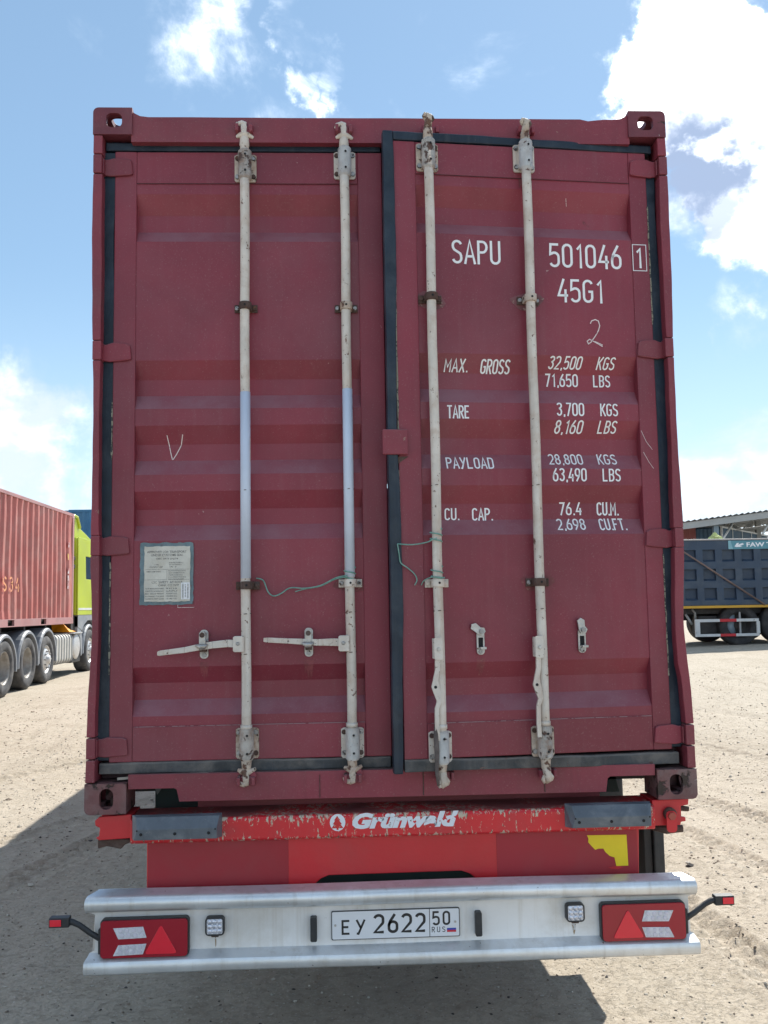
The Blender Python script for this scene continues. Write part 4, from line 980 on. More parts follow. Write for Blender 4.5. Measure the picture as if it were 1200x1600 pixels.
def bolster(sx):
    mb = MB()
    lp = [(1.037, .906), (1.150, .906), (1.152, .918), (1.172, .920), (1.172, .936), (1.150, .940), (1.152, .980), (1.185, .985), (1.188, 1.009), (1.037, 1.006)] if sx > 0 else \
         [(-1.040, .915), (-1.165, .910), (-1.178, .920), (-1.165, .926), (-1.162, .958), (-1.180, .966), (-1.182, .985), (-1.165, 1.0), (-1.040, 1.006)]
    mb.shape([lp], XZ, .020, .034)
    mb.box(min(sx * 1.04, sx * 1.16), max(sx * 1.04, sx * 1.16), .0345, .19, .915, 1.004)
    tp(mb, 'bolster', red, .003)
bolster(1); bolster(-1)
# twist locks
tp(MB().cyl((-1.115, .10, .985), (-1.115, .10, 1.06), .024, n=14), 'twist_lock', rust_m, .004)
tp(MB().shape([[(-1.176, .872), (-1.14, .880), (-1.105, .873), (-1.085, .868), (-1.072, .884), (-1.045, .893), (-1.045, .908), (-1.176, .908)]], XZ, .045, .15), 'twist_lock_plate', rust_m, .005)
tp(MB().cyl((1.115, .10, .985), (1.115, .10, 1.06), .024, n=14), 'twist_lock', rust_m, .004)
tp(MB().tube([(1.045, .06, .892), (1.10, .05, .885), (1.165, .04, .888)], [.012, .020, .014], 8), 'twist_lock_handle', rust_m)
tp(MB().tube([(1.150, .05, .968), (1.195, .05, .962)], [.012, .010], 8), 'lock_pin', rust_m)
mb = MB().cyl((1.104, -.004, .953), (1.104, .0195, .953), .026, n=16, mi=0)
tp(mb, 'pivot_boss', rust_m, .003)
mb = MB().shape([rrect(1.083, 1.125, .885, .968, .016) ], XZ, -.012, -.0045, 0).cyl((1.104, -.024, .950), (1.104, -.012, .950), .016, n=6, mi=1)
tp(mb, 'lock_handle', [red, M('worn_pivot', (.35, .07, .05), .5)], .003)
# rubber dock buffers
def buffer(x0, x1):
    zb, zt = .921, 1.012
    vs = []
    mb = MB().add([(x0, -.0205, zb), (x1, -.0205, zb), (x1, -.0205, zt), (x0, -.0205, zt),
                   (x0 + .018, -.075, zb + .006), (x1 - .014, -.075, zb + .006), (x1 - .014, -.078, zb + .046), (x0 + .030, -.078, zb + .046),
                   (x0 + .022, -.050, zt - .004), (x1 - .006, -.050, zt - .004)],
                  [(0, 1, 5, 4), (4, 5, 6, 7), (7, 6, 9, 8), (8, 9, 2, 3), (0, 4, 7, 8, 3), (1, 2, 9, 6, 5), (3, 2, 1, 0)], 0)
    for f in (.13, .50, .87):
        cx = x0 + (x1 - x0) * f; mb.cyl((cx, -.0795, zb + .028), (cx, -.0765, zb + .028), .0062, n=10, mi=1)
    for cx in (x0 + .030, x1 - .02): mb.cyl((cx, -.0795, zb + .042), (cx, -.0765, zb + .042), .0036, n=8, mi=1)
    tp(mb, 'buffer', [rubber_block, black_hole], .004)
buffer(-1.028, -.680); buffer(.670, 1.015)
# red rear panel with its cut-out and two darker reflective films
lp = [(-.977, .904), (-.977, .712), (-.970, .706), (-.352, .706), (-.322, .722), (-.298, .742), (-.268, .7535), (.258, .7555), (.290, .744), (.318, .722), (.346, .706), (.962, .708), (.969, .714), (.977, .904)]
tp(MB().shape([lp], XZ, .012, .022), 'rear_panel', red, .003)
film = M('dark_red_film', (.335, .014, .026), .5, 0, .06, 2, dust=((.27, .05, .055), .35, 3), bump=.1)
tp(MB().box(-.972, -.425, .0100, .0117, .712, .899), 'reflective_film', film)
tp(MB().box(.400, .966, .0100, .0117, .714, .899), 'reflective_film', film)
# torn yellow sticker
yl = [(.764, .879), (.924, .877), (.926, .757), (.878, .757), (.872, .790), (.852, .797), (.836, .812), (.828, .826), (.808, .826), (.795, .822), (.780, .838), (.768, .852), (.770, .866)]
tp(MB().shape([yl], XZ, .0082, .0097), 'torn_sticker', yellow, label='torn yellow sticker remnant')
tp(MB().shape([[(.845, .752), (.885, .757), (.905, .752), (.885, .744), (.86, .746)]], XZ, .0082, .0097), 'torn_sticker', M('bright_red_scrap', (.6, .02, .03), .5))
# dark things behind
tp(MB().box(-.45, .45, .10, .13, .60, .90), 'frame_end', dkgreen)
for sx in (-1, 1):
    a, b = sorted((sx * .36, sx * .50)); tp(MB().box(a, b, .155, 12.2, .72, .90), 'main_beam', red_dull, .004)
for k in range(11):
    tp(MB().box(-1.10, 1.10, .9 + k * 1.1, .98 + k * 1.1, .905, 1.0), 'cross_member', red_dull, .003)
tp(MB().box(1.145, 1.192, .36, .62, .47, .896), 'side_flap', black, .006, label='black upright side box behind the panel')
tp(MB().box(1.108, 1.143, .38, .60, .55, .88), 'flap_bracket', chassis_b, .004)
mb = MB()
for y in (.42, .56): mb.box(.50, 1.107, y, y + .04, .84, .88)
tp(mb, 'flap_arm', chassis_b)
# loose hose and bars seen under the container, and dark blocks added
tp(MB().shape([[(-.985, 1.035), (-.905, 1.145), (-.94, 1.15), (-1.0, 1.08)]], XZ, .26, .27), 'gusset', M('pale_gusset', (.20, .22, .23), .6), .001)
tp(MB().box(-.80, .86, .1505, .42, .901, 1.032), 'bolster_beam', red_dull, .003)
tp(MB().box(-1.00, -.801, .30, .36, .93, 1.12), 'added_gap_block', dkgreen)  # dark block added to stop lit ground showing through the sill cut-out
tp(MB().box(1.00, 1.19, .95, 1.42, .60, .93), 'side_tool_box', black, .01)
tp(MB().shape([[(.861, .98), (.861, 1.12), (.92, 1.12), (.985, 1.04), (1.0, .98)]], XZ, .35, .45), 'added_gap_block', dkgreen)  # dark block added likewise behind the right cut-out

# aluminium bumper: one extruded profile with rounded lips and ribbed tread on top
def bumper():
    P = [(-.020, .735), (-.026, .7365)]
    for k in range(6):
        y = -.034 - k * .011; P += [(y, .7350), (y - .003, .7335), (y - .006, .7335), (y - .009, .7352)]
    P += [(-.106, .7340), (-.118, .7300), (-.126, .7220), (-.1295, .711), (-.1295, .700), (-.126, .688), (-.119, .679), (-.110, .6745), (-.098, .6735), (-.090, .669), (-.0865, .660)]
    P += [(-.0865, .532), (-.0885, .524), (-.102, .515), (-.118, .5085), (-.130, .501), (-.1350, .490), (-.1350, .470), (-.131, .460), (-.122, .4535), (-.108, .4515), (-.030, .4515), (-.030, .460), (-.075, .462), (-.075, .665), (-.020, .672)]
    o = P[::-1]
    xs = frange(-1.150, 1.128, 24); n = len(o); vs = []; fs = []; sm = []
    for i, x in enumerate(xs):
        for (y, z) in o:
            xx = x
            lipw = .030 * max(0, min(1, (-y - .02) / .11)) if (z > .667 or z < .53) else 0.0
            if i == 0: xx = x - lipw
            if i == len(xs) - 1: xx = x + lipw * .8
            vs.append((xx, y, z + .0016 * math.sin(x * 4.3 + z * 9)))
    mb = MB()
    for i in range(len(xs) - 1):
        for k in range(n):
            a, b = k, (k + 1) % n
            face = (i * n + a, i * n + b, i * n + n + b, i * n + n + a)
            ym = (o[a][1] + o[b][1]) / 2
            mb.f.append(face); mb.m.append(1 if .527 < ym < .667 and o[a][0] < -.08 and o[b][0] < -.08 else 0); mb.sm.append(False)
    for e in (0, len(xs) - 1): mb.f.append(tuple(e * n + k for k in range(n))); mb.m.append(0); mb.sm.append(False)
    mb.v = vs
    ob = tp(mb, 'bumper', [alu, alu_face])
    for p in ob.data.polygons: p.use_smooth = True
    md = ob.modifiers.new('edge', 'EDGE_SPLIT'); md.split_angle = R(32)
bumper()
BY = -.0868
for x in (-.86, .86):
    tp(MB().box(x - .04, x + .04, -.070, .09, .47, .70), 'bumper_bracket', chassis_b, .003)
mb = MB()
for x, z in ((-.02, .735), (.69, .735), (-.12, .737)): mb.cyl((x, -.115, z - .006), (x, -.115, z - .0045), .004, n=8)
# tail lamps
def lamp(x0, sgn):
    W, z0, z1 = .322, .514, .648; H = z1 - z0
    f = (lambda u, v: (x0 + u * W, z1 - v * H)) if sgn > 0 else (lambda u, v: (x0 + (1 - u) * W, z1 - v * H))
    o = tp(MB().shape([rrect(x0, x0 + W, z0, z1, .014)], XZ, BY - .040, BY - .0005), 'tail_lamp', lamp_red, .005)
    def sub(mb, n, m, b=0): return mb.build(n, m, o, (0, 0, 0), b)
    rim = rrect(x0 - .004, x0 + W + .004, z0 - .004, z1 + .004, .016); inn = rrect(x0 + .0015, x0 + W - .0015, z0 + .0015, z1 - .0015, .013)
    sub(MB().shape([rim, inn], XZ, BY - .030, BY - .001), 'lamp_rim', black, .001)
    # triangle with rounded corners
    A, B, C = (.695, .12), (.885, .915), (.505, .915)
    T_ = []
    for P0, P1, P2 in ((C, A, B), (A, B, C), (B, C, A)):
        a = .10
        q = [(P1[0] + (P0[0] - P1[0]) * a, P1[1] + (P0[1] - P1[1]) * a), (P1[0] + (P2[0] - P1[0]) * a, P1[1] + (P2[1] - P1[1]) * a)]
        m_ = ((q[0][0] + q[1][0]) / 2 * .5 + P1[0] * .5, (q[0][1] + q[1][1]) / 2 * .5 + P1[1] * .5)
        T_ += [q[0], m_, q[1]]
    sub(MB().shape([[f(*p) for p in T_]], XZ, BY - .0435, BY - .0402), 'reflector_triangle', lamp_tri, .001)
    for quad in ([(.145, .19), (.49, .17), (.53, .47), (.205, .49)], [(.205, .65), (.53, .63), (.49, .91), (.145, .935)]):
        sub(MB().shape([[f(*p) for p in quad]], XZ, BY - .0428, BY - .0402), 'lamp_window', lamp_white, .001)
        mb = MB()
        for i in range(4):
            for j in range(2):
                u = .23 + i * .075 + (.02 if quad[0][1] < .4 else -.0) * j; v = (quad[0][1] + quad[2][1]) / 2 - .07 + j * .13
                px, pz = f(u, v); mb.cyl((px, BY - .0446, pz), (px, BY - .0429, pz), .0062, .0075, 10)
        sub(mb, 'lamp_bulb', M('led_bulb', (.60, .58, .66), .3, bump=0))
    return o
lamp(-1.119, 1); lamp(.779, -1)
# outline marker lamps on bent rubber arms
def marker(sx, dz):
    e = sx * (1.119 if sx < 0 else 1.103)
    z = .585 + dz
    mb = MB().box(min(e, e + sx * .012), max(e, e + sx * .012), BY - .030, BY - .002, z - .060, z + .032)
    x = e + sx * .006
    mb.tube([(x, BY - .02, z - .005), (x + sx * .035, BY - .024, z + .018), (x + sx * .075, BY - .026, z + .048), (x + sx * .100, BY - .026, z + .060), (x + sx * .125, BY - .026, z + .064)], [.0115, .011, .011, .012, .014], 10)
    a, b = sorted((x + sx * .110, x + sx * .185)); mb.box(a, b, BY - .046, BY - .008, z + .046, z + .082)
    o = tp(mb, 'marker_lamp', black, .004)
    a, b = sorted((x + sx * .138, x + sx * .180)); MB().box(a, b, BY - .050, BY - .0465, z + .052, z + .076).build('marker_lens', lamp_tri, o, (0, 0, 0), .0015)
marker(-1, 0); marker(1, .004)
# square work lamps with nine leds
def worklamp(cx, cz):
    o = tp(MB().shape([rrect(cx - .036, cx + .036, cz - .034, cz + .034, .014)], XZ, BY - .028, BY - .002), 'work_lamp', black, .004)
    MB().box(cx - .014, cx + .014, BY - .022, BY - .0005, cz - .041, cz - .0345).build('lamp_bracket', rust_m, o, (0, 0, 0), .002)
    MB().shape([rrect(cx - .029, cx + .029, cz - .027, cz + .027, .006)], XZ, BY - .0305, BY - .0282).build('lamp_glass', led, o, (0, 0, 0), .001)
    for i in (-1, 0, 1):
        for j in (-1, 0, 1):
            MB().lathe([(-.0005, .009), (.0015, .008), (.0025, .004), (.003, 0.0)][::-1] and [(.003, .0095), (.001, .0095), (-.001, .006), (-.0015, .001)], (cx + i * .0185, BY - .0325, cz + j * .0172), 'y', 12).build('led', [M('led_cup', (.62, .64, .72), .15, .5, .3, 90, bump=.3, bs=300)] if (i, j) == (-1, -1) else [bpy.data.materials['led_cup']], o)
worklamp(-.697, .613); worklamp(.678, .620)
# two small upright black stops
for x in (-.325, .304):
    tp(MB().shape([rrect(x - .0125, x + .0125, .545, .634, .006)], XZ, BY - .030, BY - .0005), 'bumper_stop', black, .005)
for x, z in ((-.697, .552),):
    pass
# dribbles of rust under the lamps
rs = M('rust_dribble', (.33, .24, .15), .7, wear=[((.60, .60, .60), 60, .5, .08)], bump=0)
tp(MB().shape([[(-.700, .563), (-.694, .563), (-.695, .535), (-.6975, .528)]], XZ, BY - .0008, BY + .0004), 'rust_dribble', rs)
tp(MB().shape([[(.668, .570), (.684, .570), (.681, .545), (.676, .530), (.672, .545)]], XZ, BY - .0008, BY + .0004), 'rust_dribble', rs)

# number plate
pl = tp(MB().shape([rrect(-.258, .234, .541, .648, .006)], XZ, BY - .006, BY - .0005), 'number_plate', black, .0008)
def pp(mb, n, m): return mb.build(n, m, pl)
py = BY - .0066
pp(MB().shape([rrect(-.255, .231, .544, .645, .005)], XZ, py, BY - .0062), 'plate_face', plate_white)
def plate_text(t, x0, x1, z0, z1, st):
    v, f = stroke_text(t, x0, x1, z0, z1, st); pp(MB().add([(a, py - .0004, b) for a, b in v], f), 'plate_character', plate_black)
for ch, x0, x1, z0, z1 in (('E', -.221, -.184, .561, .614), ('Y', -.166, -.128, .561, .614), ('2', -.100, -.054, .562, .632), ('6', -.045, -.001, .562, .632), ('2', .007, .052, .562, .632), ('2', .060, .104, .562, .632),
                           ('5', .127, .158, .585, .636), ('0', .167, .198, .585, .636), ('R', .125, .138, .559, .579), ('U', .145, .158, .559, .579), ('S', .165, .178, .559, .579)):
    plate_text(ch, x0, x1, z0, z1, .17 if z1 - z0 > .03 else .15)
pp(MB().box(.1165, .1190, py - .0004, py - .0001, .543, .646), 'plate_line', plate_black)
for i, m_ in enumerate((plate_white, flag_blue, flag_red)): pp(MB().box(.184, .219, py - .0006, py - .0002, .5735 - i * .0075, .581 - i * .0075), 'flag_band', m_)
for x in (-.243, .216): pp(MB().cyl((x, py - .003, .596), (x, py, .596), .0042, n=10), 'plate_screw', galv)
v0 = [(-.255, .544), (.231, .544), (.231, .645), (-.255, .645)]

# maker's name and tree badge on the beam
by = -.0206
wm = M('worn_white_decal', (.70, .74, .80), .5, 0, .04, 4, wear=[((.60, .013, .022), 30, .625, .02), ((.12, .06, .04), 45, .64, .02)], bump=.1)
tp(MB().shape([circ(-.230, .962, .0305, 28, .0325)], XZ, by - .0003, by), 'badge_disc', wm)
tp(MB().shape([[(-.2315, .988), (-.219, .970), (-.2235, .970), (-.213, .955), (-.2185, .955), (-.207, .940), (-.2265, .940), (-.2265, .934), (-.2345, .934), (-.2345, .940), (-.254, .940), (-.2435, .955), (-.249, .955), (-.2395, .970), (-.244, .970)][::-1]], XZ, by - .0007, by - .0004), 'badge_tree', beam_red)
v, f = font_text('Grünwald', 1.0, .28, .055); v, f = fit((v, f), -.172, .248, .934, .996)
tp(MB().add([(a, by - .0003, b) for a, b in v], f), 'maker_lettering', wm)

# running gear further forward
def wheel(parent, x, y, z, r, w, side, name='wheel', hub='dual', tm=None):
    """one wheel, outer face towards side"""
    mb = MB(); h = w / 2; s = side
    mb.lathe([(-h * .8, r * .60), (-h, r * .68), (-h * .98, r * .90), (-h * .80, r * .985), (-h * .5, r), (h * .5, r), (h * .80, r * .985), (h * .98, r * .90), (h, r * .68), (h * .8, r * .60)], (x, y, z), 'x', 40)
    o = mb.build(name, tm or tyre_m, parent)
    for k in range(4):
        pass
    m2 = MB()
    e = s * h
    if hub == 'dual': pr = [(e * .82, r * .605), (e * .86, r * .585), (e * .60, r * .56), (-e * .4, r * .54), (-e * .5, r * .40), (-e * .35, r * .22), (e * .1, r * .20), (e * .15, r * .0)]
    else: pr = [(e * .82, r * .605), (e * .86, r * .585), (e * .75, r * .56), (e * .5, r * .52), (e * .85, r * .42), (e * .95, r * .30), (e * .95, r * .20), (e * 1.25, r * .18), (e * 1.3, r * .0)]
    m2.lathe(pr, (x, y, z), 'x', 32); m2.build('rim', rim_m if hub == 'dual' else rim_white, o)
    m3 = MB(); rr = r * .36; ex = x + (-e * .46 if hub == 'dual' else e * .93)
    for k in range(10):
        q = 2 * math.pi * k / 10; m3.cyl((ex, y + math.cos(q) * rr, z + math.sin(q) * rr), (ex + s * .035, y + math.cos(q) * rr, z + math.sin(q) * rr), .016, n=6)
    m3.build('wheel_nuts', boltm, o)
    return o
for y in (3.6, 4.9, 6.2):
    tp(MB().cyl((-.95, y, .52), (.95, y, .52), .065, n=14), 'axle', chassis_b)
    for sx in (-1, 1):
        gz = float(base_h(sx, y)); wheel(tr, sx * 1.04, y, .52 + gz, .52, .34, sx)
        mb = MB()
        pts = [(y + math.cos(R(a)) * .60, .53 + math.sin(R(a)) * .60) for a in range(20, 161, 14)]
        for i in range(len(pts) - 1):
            (a, b), (c, d) = pts[i], pts[i + 1]
            x0, x1 = sorted((sx * .86, sx * 1.21)); mb.add([(x0, a, b), (x1, a, b), (x1, c, d), (x0, c, d), (x0, a, b - .012), (x1, a, b - .012), (x1, c, d - .012), (x0, c, d - .012)], [(0, 1, 2, 3), (7, 6, 5, 4), (0, 4, 5, 1), (2, 6, 7, 3), (1, 5, 6, 2), (0, 3, 7, 4)])
        tp(mb, 'mudguard', black)
# ------------------------------------------------------------------ yard neighbours, left: truck with a pinkish red container
def corr_side(x, y0, y1, z0, z1, sgn, pitch=.278, d=.036, axis='y', dent=0.0):
    """corrugated sheet; axis y: sheet at x facing sgn*x. axis x: sheet at y=x facing sgn*y"""
    pr = [(y0, 0)]; y = y0 + .03
    while y + pitch < y1 - .02: pr += [(y, 0), (y + pitch * .25, d), (y + pitch * .5, d), (y + pitch * .75, 0)]; y += pitch
    pr.append((y1, 0)); nz = 14 if dent else 1; vs = []; fs = []
    for yy, dd in pr:
        for j in range(nz + 1):
            z = z0 + (z1 - z0) * j / nz
            k = 0
            if dent and 0 < j < nz: k = dent * max(0, float(vnoise(np.array(yy * .9), np.array(z * 1.1), 1, 8)) - .45) * 2
            p = x - sgn * (dd + k)
            vs.append((p, yy, z) if axis == 'y' else (yy, p, z))
    for i in range(len(pr) - 1):
        for j in range(nz): a = i * (nz + 1) + j; fs.append((a, a + nz + 1, a + nz + 2, a + 1))
    return MB().add(vs, fs)
def gh(x, y): return float(base_h(x, y))

Lx = -6.50
cz0, cz1 = 1.545, 4.125; cy0, cy1 = 6.95, 19.12
lc = thing('shipping_container', 'pinkish red shipping container with dented ribbed side on the lime green truck', 'shipping container', (Lx, cy0, cz0))
def lp_(mb, n, m, bevel=0, label=None): return mb.build(n, m, lc, (Lx, cy0, cz0), bevel, label=label)
lp_(corr_side(Lx - .006, cy0 + .12, cy1 - .12, cz0 + .15, cz1 - .07, 1, pitch=.335, d=.045, dent=.022), 'side_wall', pinkred)
lp_(corr_side(Lx - 2.432, cy0 + .12, cy1 - .12, cz0 + .15, cz1 - .07, -1), 'side_wall', pinkred)
for x0 in (Lx - .06, Lx - 2.438):
    lp_(MB().box(x0, x0 + .06, cy0 + .12, cy1 - .12, cz1 - .069, cz1), 'top_rail', pinkrail, .004)
    lps = [(cy0 + .12, cz0), (cy1 - .12, cz0), (cy1 - .12, cz0 + .149), (cy0 + .12, cz0 + .149)]
    holes = [[(c - .18, cz0 + .018), (c + .18, cz0 + .018), (c + .18, cz0 + .132), (c - .18, cz0 + .132)] for c in (14.86, 16.88)]
    lp_(MB().shape([lps] + holes, YZ, x0 + .012, x0 + .058), 'bottom_rail', pinkrail, .003)
for xx in (Lx - .16, Lx - 2.438):
    for yy in (cy0, cy1 - .12): lp_(MB().box(xx, xx + .16, yy, yy + .12, cz0 + .118, cz1 - .118), 'corner_post', pinkrail, .006)
    for yy in (cy0, cy1 - .178):
        for zz in (cz0, cz1 - .118): lp_(MB().box(xx - .001, xx + .162, yy - .002, yy + .178, zz, zz + .118), 'corner_casting', pinkrail, .008)
lp_(MB().box(Lx - 2.36, Lx - .07, cy0 + .02, cy1 - .02, cz1 - .05, cz1 - .03), 'roof', pinkred)
lp_(MB().box(Lx - 2.38, Lx - .065, cy0 + .02, cy1 - .02, cz0 + .08, cz0 + .148), 'floor', chassis_b)
lp_(corr_side(cy1 - .03, Lx - 2.27, Lx - .16, cz0 + .12, cz1 - .12, 1, axis='x'), 'front_wall', pinkred)
lp_(corr_side(cy0 + .03, Lx - 2.27, Lx - .16, cz0 + .12, cz1 - .12, -1, axis='x'), 'rear_door', pinkred)
# orange stencil on the ribs, partly worn away
for i, (t, ya) in enumerate((('1', 13.95), ('S', 14.34), ('3', 14.70), ('4', 15.05))):
    v, f = stroke_text(t, ya, ya + .24, 2.22 + .0, 2.50, .17)
    lp_(MB().add([(Lx + .0 - .003, a, b) for a, b in v], f), 'lettering', orange_mark)
mb = MB()
for z0, z1 in ((3.30, 3.42), (2.52, 2.66), (2.35, 2.50), (2.70, 2.82)): mb.box(Lx - .003, Lx - .001, 18.62, 18.74, z0, z1)
lp_(mb, 'white_marking', M('worn_white_stencil', (.6, .55, .55), .6, wear=[((.33, .085, .085), 18, .48, .05)], bump=0))
lp_(MB().box(Lx - .003, Lx - .001, 18.60, 18.70, 3.02, 3.16), 'yellow_marking', M('worn_yellow_stencil', (.65, .45, .12), .6, wear=[((.33, .085, .085), 18, .5, .05)], bump=0))

# trailer beneath it
lt = thing('container_trailer', 'dusty dark trailer frame under the pinkish red container', 'trailer', (Lx - 1.2, 9, .3))
LO = (Lx - 1.2, 9, .3)
lt_ = lambda mb, n, m, b=0: mb.build(n, m, lt, LO, b)
for dx in (-.5, .38): lt_(MB().box(Lx - 1.2 + dx, Lx - 1.2 + dx + .12, 7.0, 17.9, 1.28, 1.54), 'main_beam', chassis_b)
for k in range(8): lt_(MB().box(Lx - 2.35, Lx - .10, 7.5 + k * 1.4, 7.6 + k * 1.4, 1.44, 1.543), 'cross_member', chassis_b)
for y in (8.0, 9.3, 10.6):
    lt_(MB().cyl((Lx - 2.2, y, .60 + gh(Lx, y)), (Lx - .2, y, .60 + gh(Lx, y)), .06, n=10), 'axle', chassis_b)
    for sx, xx in ((1, Lx - .20), (-1, Lx - 2.22)):
        o = wheel(lt, xx, y, .52 + gh(xx, y), .52, .34, sx); o.matrix_parent_inverse = Matrix.Translation(Vector(LO)).inverted()

# the lime green tractor
tk = thing('truck_tractor', 'lime green truck tractor with grey mudguards pulling the pinkish red container', 'truck', (Lx - 1.2, 18, .33))
TO = (Lx - 1.2, 18, .33)
tk_ = lambda mb, n, m, b=0, label=None: mb.build(n, m, tk, TO, b, label=label)
INV = Matrix.Translation(Vector(TO)).inverted()
for y, r, hub in ((14.56, .53, 'dual'), (15.90, .52, 'dual'), (17.16, .50, 'front'), (20.72, .52, 'front')):
    for sx, xx in ((1, Lx - .16), (-1, Lx - 2.28)):
        o = wheel(tk, xx, y, gh(xx, y) + r, r, .34, sx, hub=hub); o.matrix_parent_inverse = INV
    tk_(MB().cyl((Lx - 2.2, y, gh(Lx, y) + r), (Lx - .25, y, gh(Lx, y) + r), .07, n=10), 'axle', chassis_b)
def fender(y, r, z, x0, x1, a0=-8, a1=188):
    n = 18; vs = []; fs = []; R1, R2 = r + .15, r + .08
    for i in range(n + 1):
        a = R(a0 + (a1 - a0) * i / n); c, s_ = math.cos(a), math.sin(a)
        vs += [(x0, y + c * R1, z + s_ * R1), (x1 - .03, y + c * R1, z + s_ * R1), (x1, y + c * (R1 - .025), z + s_ * (R1 - .025)), (x1, y + c * R2, z + s_ * R2), (x0, y + c * R2, z + s_ * R2)]
    for i in range(n):
        for k in range(5): fs.append((i * 5 + k, i * 5 + (k + 1) % 5, i * 5 + 5 + (k + 1) % 5, i * 5 + 5 + k))
    fs.append((4, 3, 2, 1, 0)); e = n * 5; fs.append(tuple(e + k for k in range(5)))
    tk_(MB().add(vs, fs), 'mudguard', grey_plastic, .004)
for y in (14.56, 15.90, 17.16): fender(y, .50, gh(Lx, y) + .52, Lx - .36, Lx + .02)
for dx in (-.5, .38): tk_(MB().box(Lx - 1.2 + dx, Lx - 1.2 + dx + .10, 13.6, 21.9, 1.02, 1.26), 'frame_rail', chassis_b)
tk_(MB().lathe([(-.30, .0), (-.30, .45), (0, .5), (.06, .45), (.06, 0)], (Lx - 1.2, 15.4, 1.27), 'z', 24), 'fifth_wheel', chassis_b)
# ribbed fuel tank with its straps, round end tank, step and battery box
tz = .98
def tankshape(y0, y1, ins=0): return MB().shape([rrect(Lx - .62 + ins, Lx - .02 - ins, tz - .33 + ins, tz + .33 - ins, .12)], lambda u, v, w: (u, w, v), y0, y1)
tk_(tankshape(17.84, 19.18), 'fuel_tank', tank_m, .01)
for k in range(7): tk_(tankshape(17.86 + k * .205, 17.90 + k * .205, -.012), 'tank_strap', M('tank_strap_grey', (.30, .31, .32), .5) if k == 0 else bpy.data.materials['tank_strap_grey'])
tk_(MB().lathe([(-.30, .0), (-.30, .28), (-.02, .30), (.0, .26), (.01, 0)], (Lx - .02, 19.56, 1.0), 'x', 28), 'air_tank', rim_white)
tk_(MB().box(Lx - .55, Lx - .06, 19.25, 20.0, .62, .98), 'battery_box', black, .02)
tk_(MB().box(Lx - .50, Lx + .02, 19.1, 19.9, 1.305, 1.33), 'step_plate', rim_white, .004)
mb = MB()
for k in range(6): mb.add([(Lx - .45, 19.02 + k * .13, 1.35 + .03 * k), (Lx - .05, 19.02 + k * .13, 1.35), (Lx - .05, 19.14 + k * .13, 1.35), (Lx - .30, 19.14 + k * .13, 1.62 - .05 * k), (Lx - .5, 19.08 + k * .13, 1.6 - .02 * k)], [(0, 1, 3, 4), (1, 2, 3), (0, 4, 2)])
tk_(mb, 'orange_strap_bundle', orange_p)
# cab
def cabprof(): return [(19.56, 1.74), (19.54, 3.55), (19.60, 3.62), (21.60, 3.60), (21.78, 2.7), (21.90, 1.74)]
win = [(20.28, 2.62), (20.22, 3.18), (21.25, 3.18), (21.45, 2.62)]
tk_(MB().shape([cabprof()], YZ, Lx - 2.42, Lx - .045), 'cab', lime, .03)
tk_(MB().shape([cabprof(), win], YZ, Lx - .0445, Lx - .012), 'cab_side', lime, .01)
tk_(MB().shape([win], YZ, Lx - .043, Lx - .030), 'side_window', glass)
tk_(MB().shape([[(19.60, 3.62), (19.72, 4.10), (19.95, 4.08), (20.25, 3.86), (20.6, 3.80), (21.4, 3.64), (21.5, 3.60)]], YZ, Lx - 2.3, Lx - .14), 'roof_fairing', lime, .04)
tk_(MB().tube([(Lx - .12, 19.34, 2.4), (Lx - .12, 19.34, 3.92), (Lx - .12, 19.50, 4.14), (Lx - .12, 19.80, 4.12), (Lx - .12, 20.05, 3.88)], .035, 8), 'fairing_rim', lime)
tk_(MB().box(Lx - 2.35, Lx - .10, 19.24, 19.30, 1.95, 3.85), 'rear_fairing', lime_dark, .02)
for z in (3.05, 2.85): tk_(MB().box(Lx - .36, Lx - .06, 19.30, 19.46, z, z + .09), 'grab_rail', black, .01)
tk_(MB().tube([(Lx - .2, 19.42, 2.66), (Lx - .2, 19.42, 3.7)], .022, 8), 'grab_rail', black)
tk_(MB().box(Lx - .011, Lx - .006, 19.60, 21.6, 1.86, 1.91), 'white_stripe', rail_wht)
tk_(MB().box(Lx - 2.3, Lx - .1, 19.3, 21.8, 1.28, 1.735), 'cab_underside', chassis_b, .01)
tk_(MB().shape([[(19.62, 1.735), (19.62, 1.5), (19.95, 1.42), (20.10, 1.15), (20.05, .75), (19.98, .75), (19.86, 1.2), (19.62, 1.3)][::-1]], YZ, Lx - .40, Lx - .03), 'cab_skirt', grey_plastic, .02)
fender(20.72, .50, gh(Lx, 20.7) + .52, Lx - .40, Lx - .01, -5, 185)
tk_(MB().shape([[(19.62, 1.735), (21.9, 1.735), (21.9, 1.30), (21.42, 1.30), (21.30, 1.48), (21.0, 1.60), (20.5, 1.60), (20.2, 1.50), (20.0, 1.36), (19.62, 1.45)]], YZ, Lx - .30, Lx - .02), 'wheel_arch_panel', grey_plastic, .01)
lo_ = (tk, lt, lc)

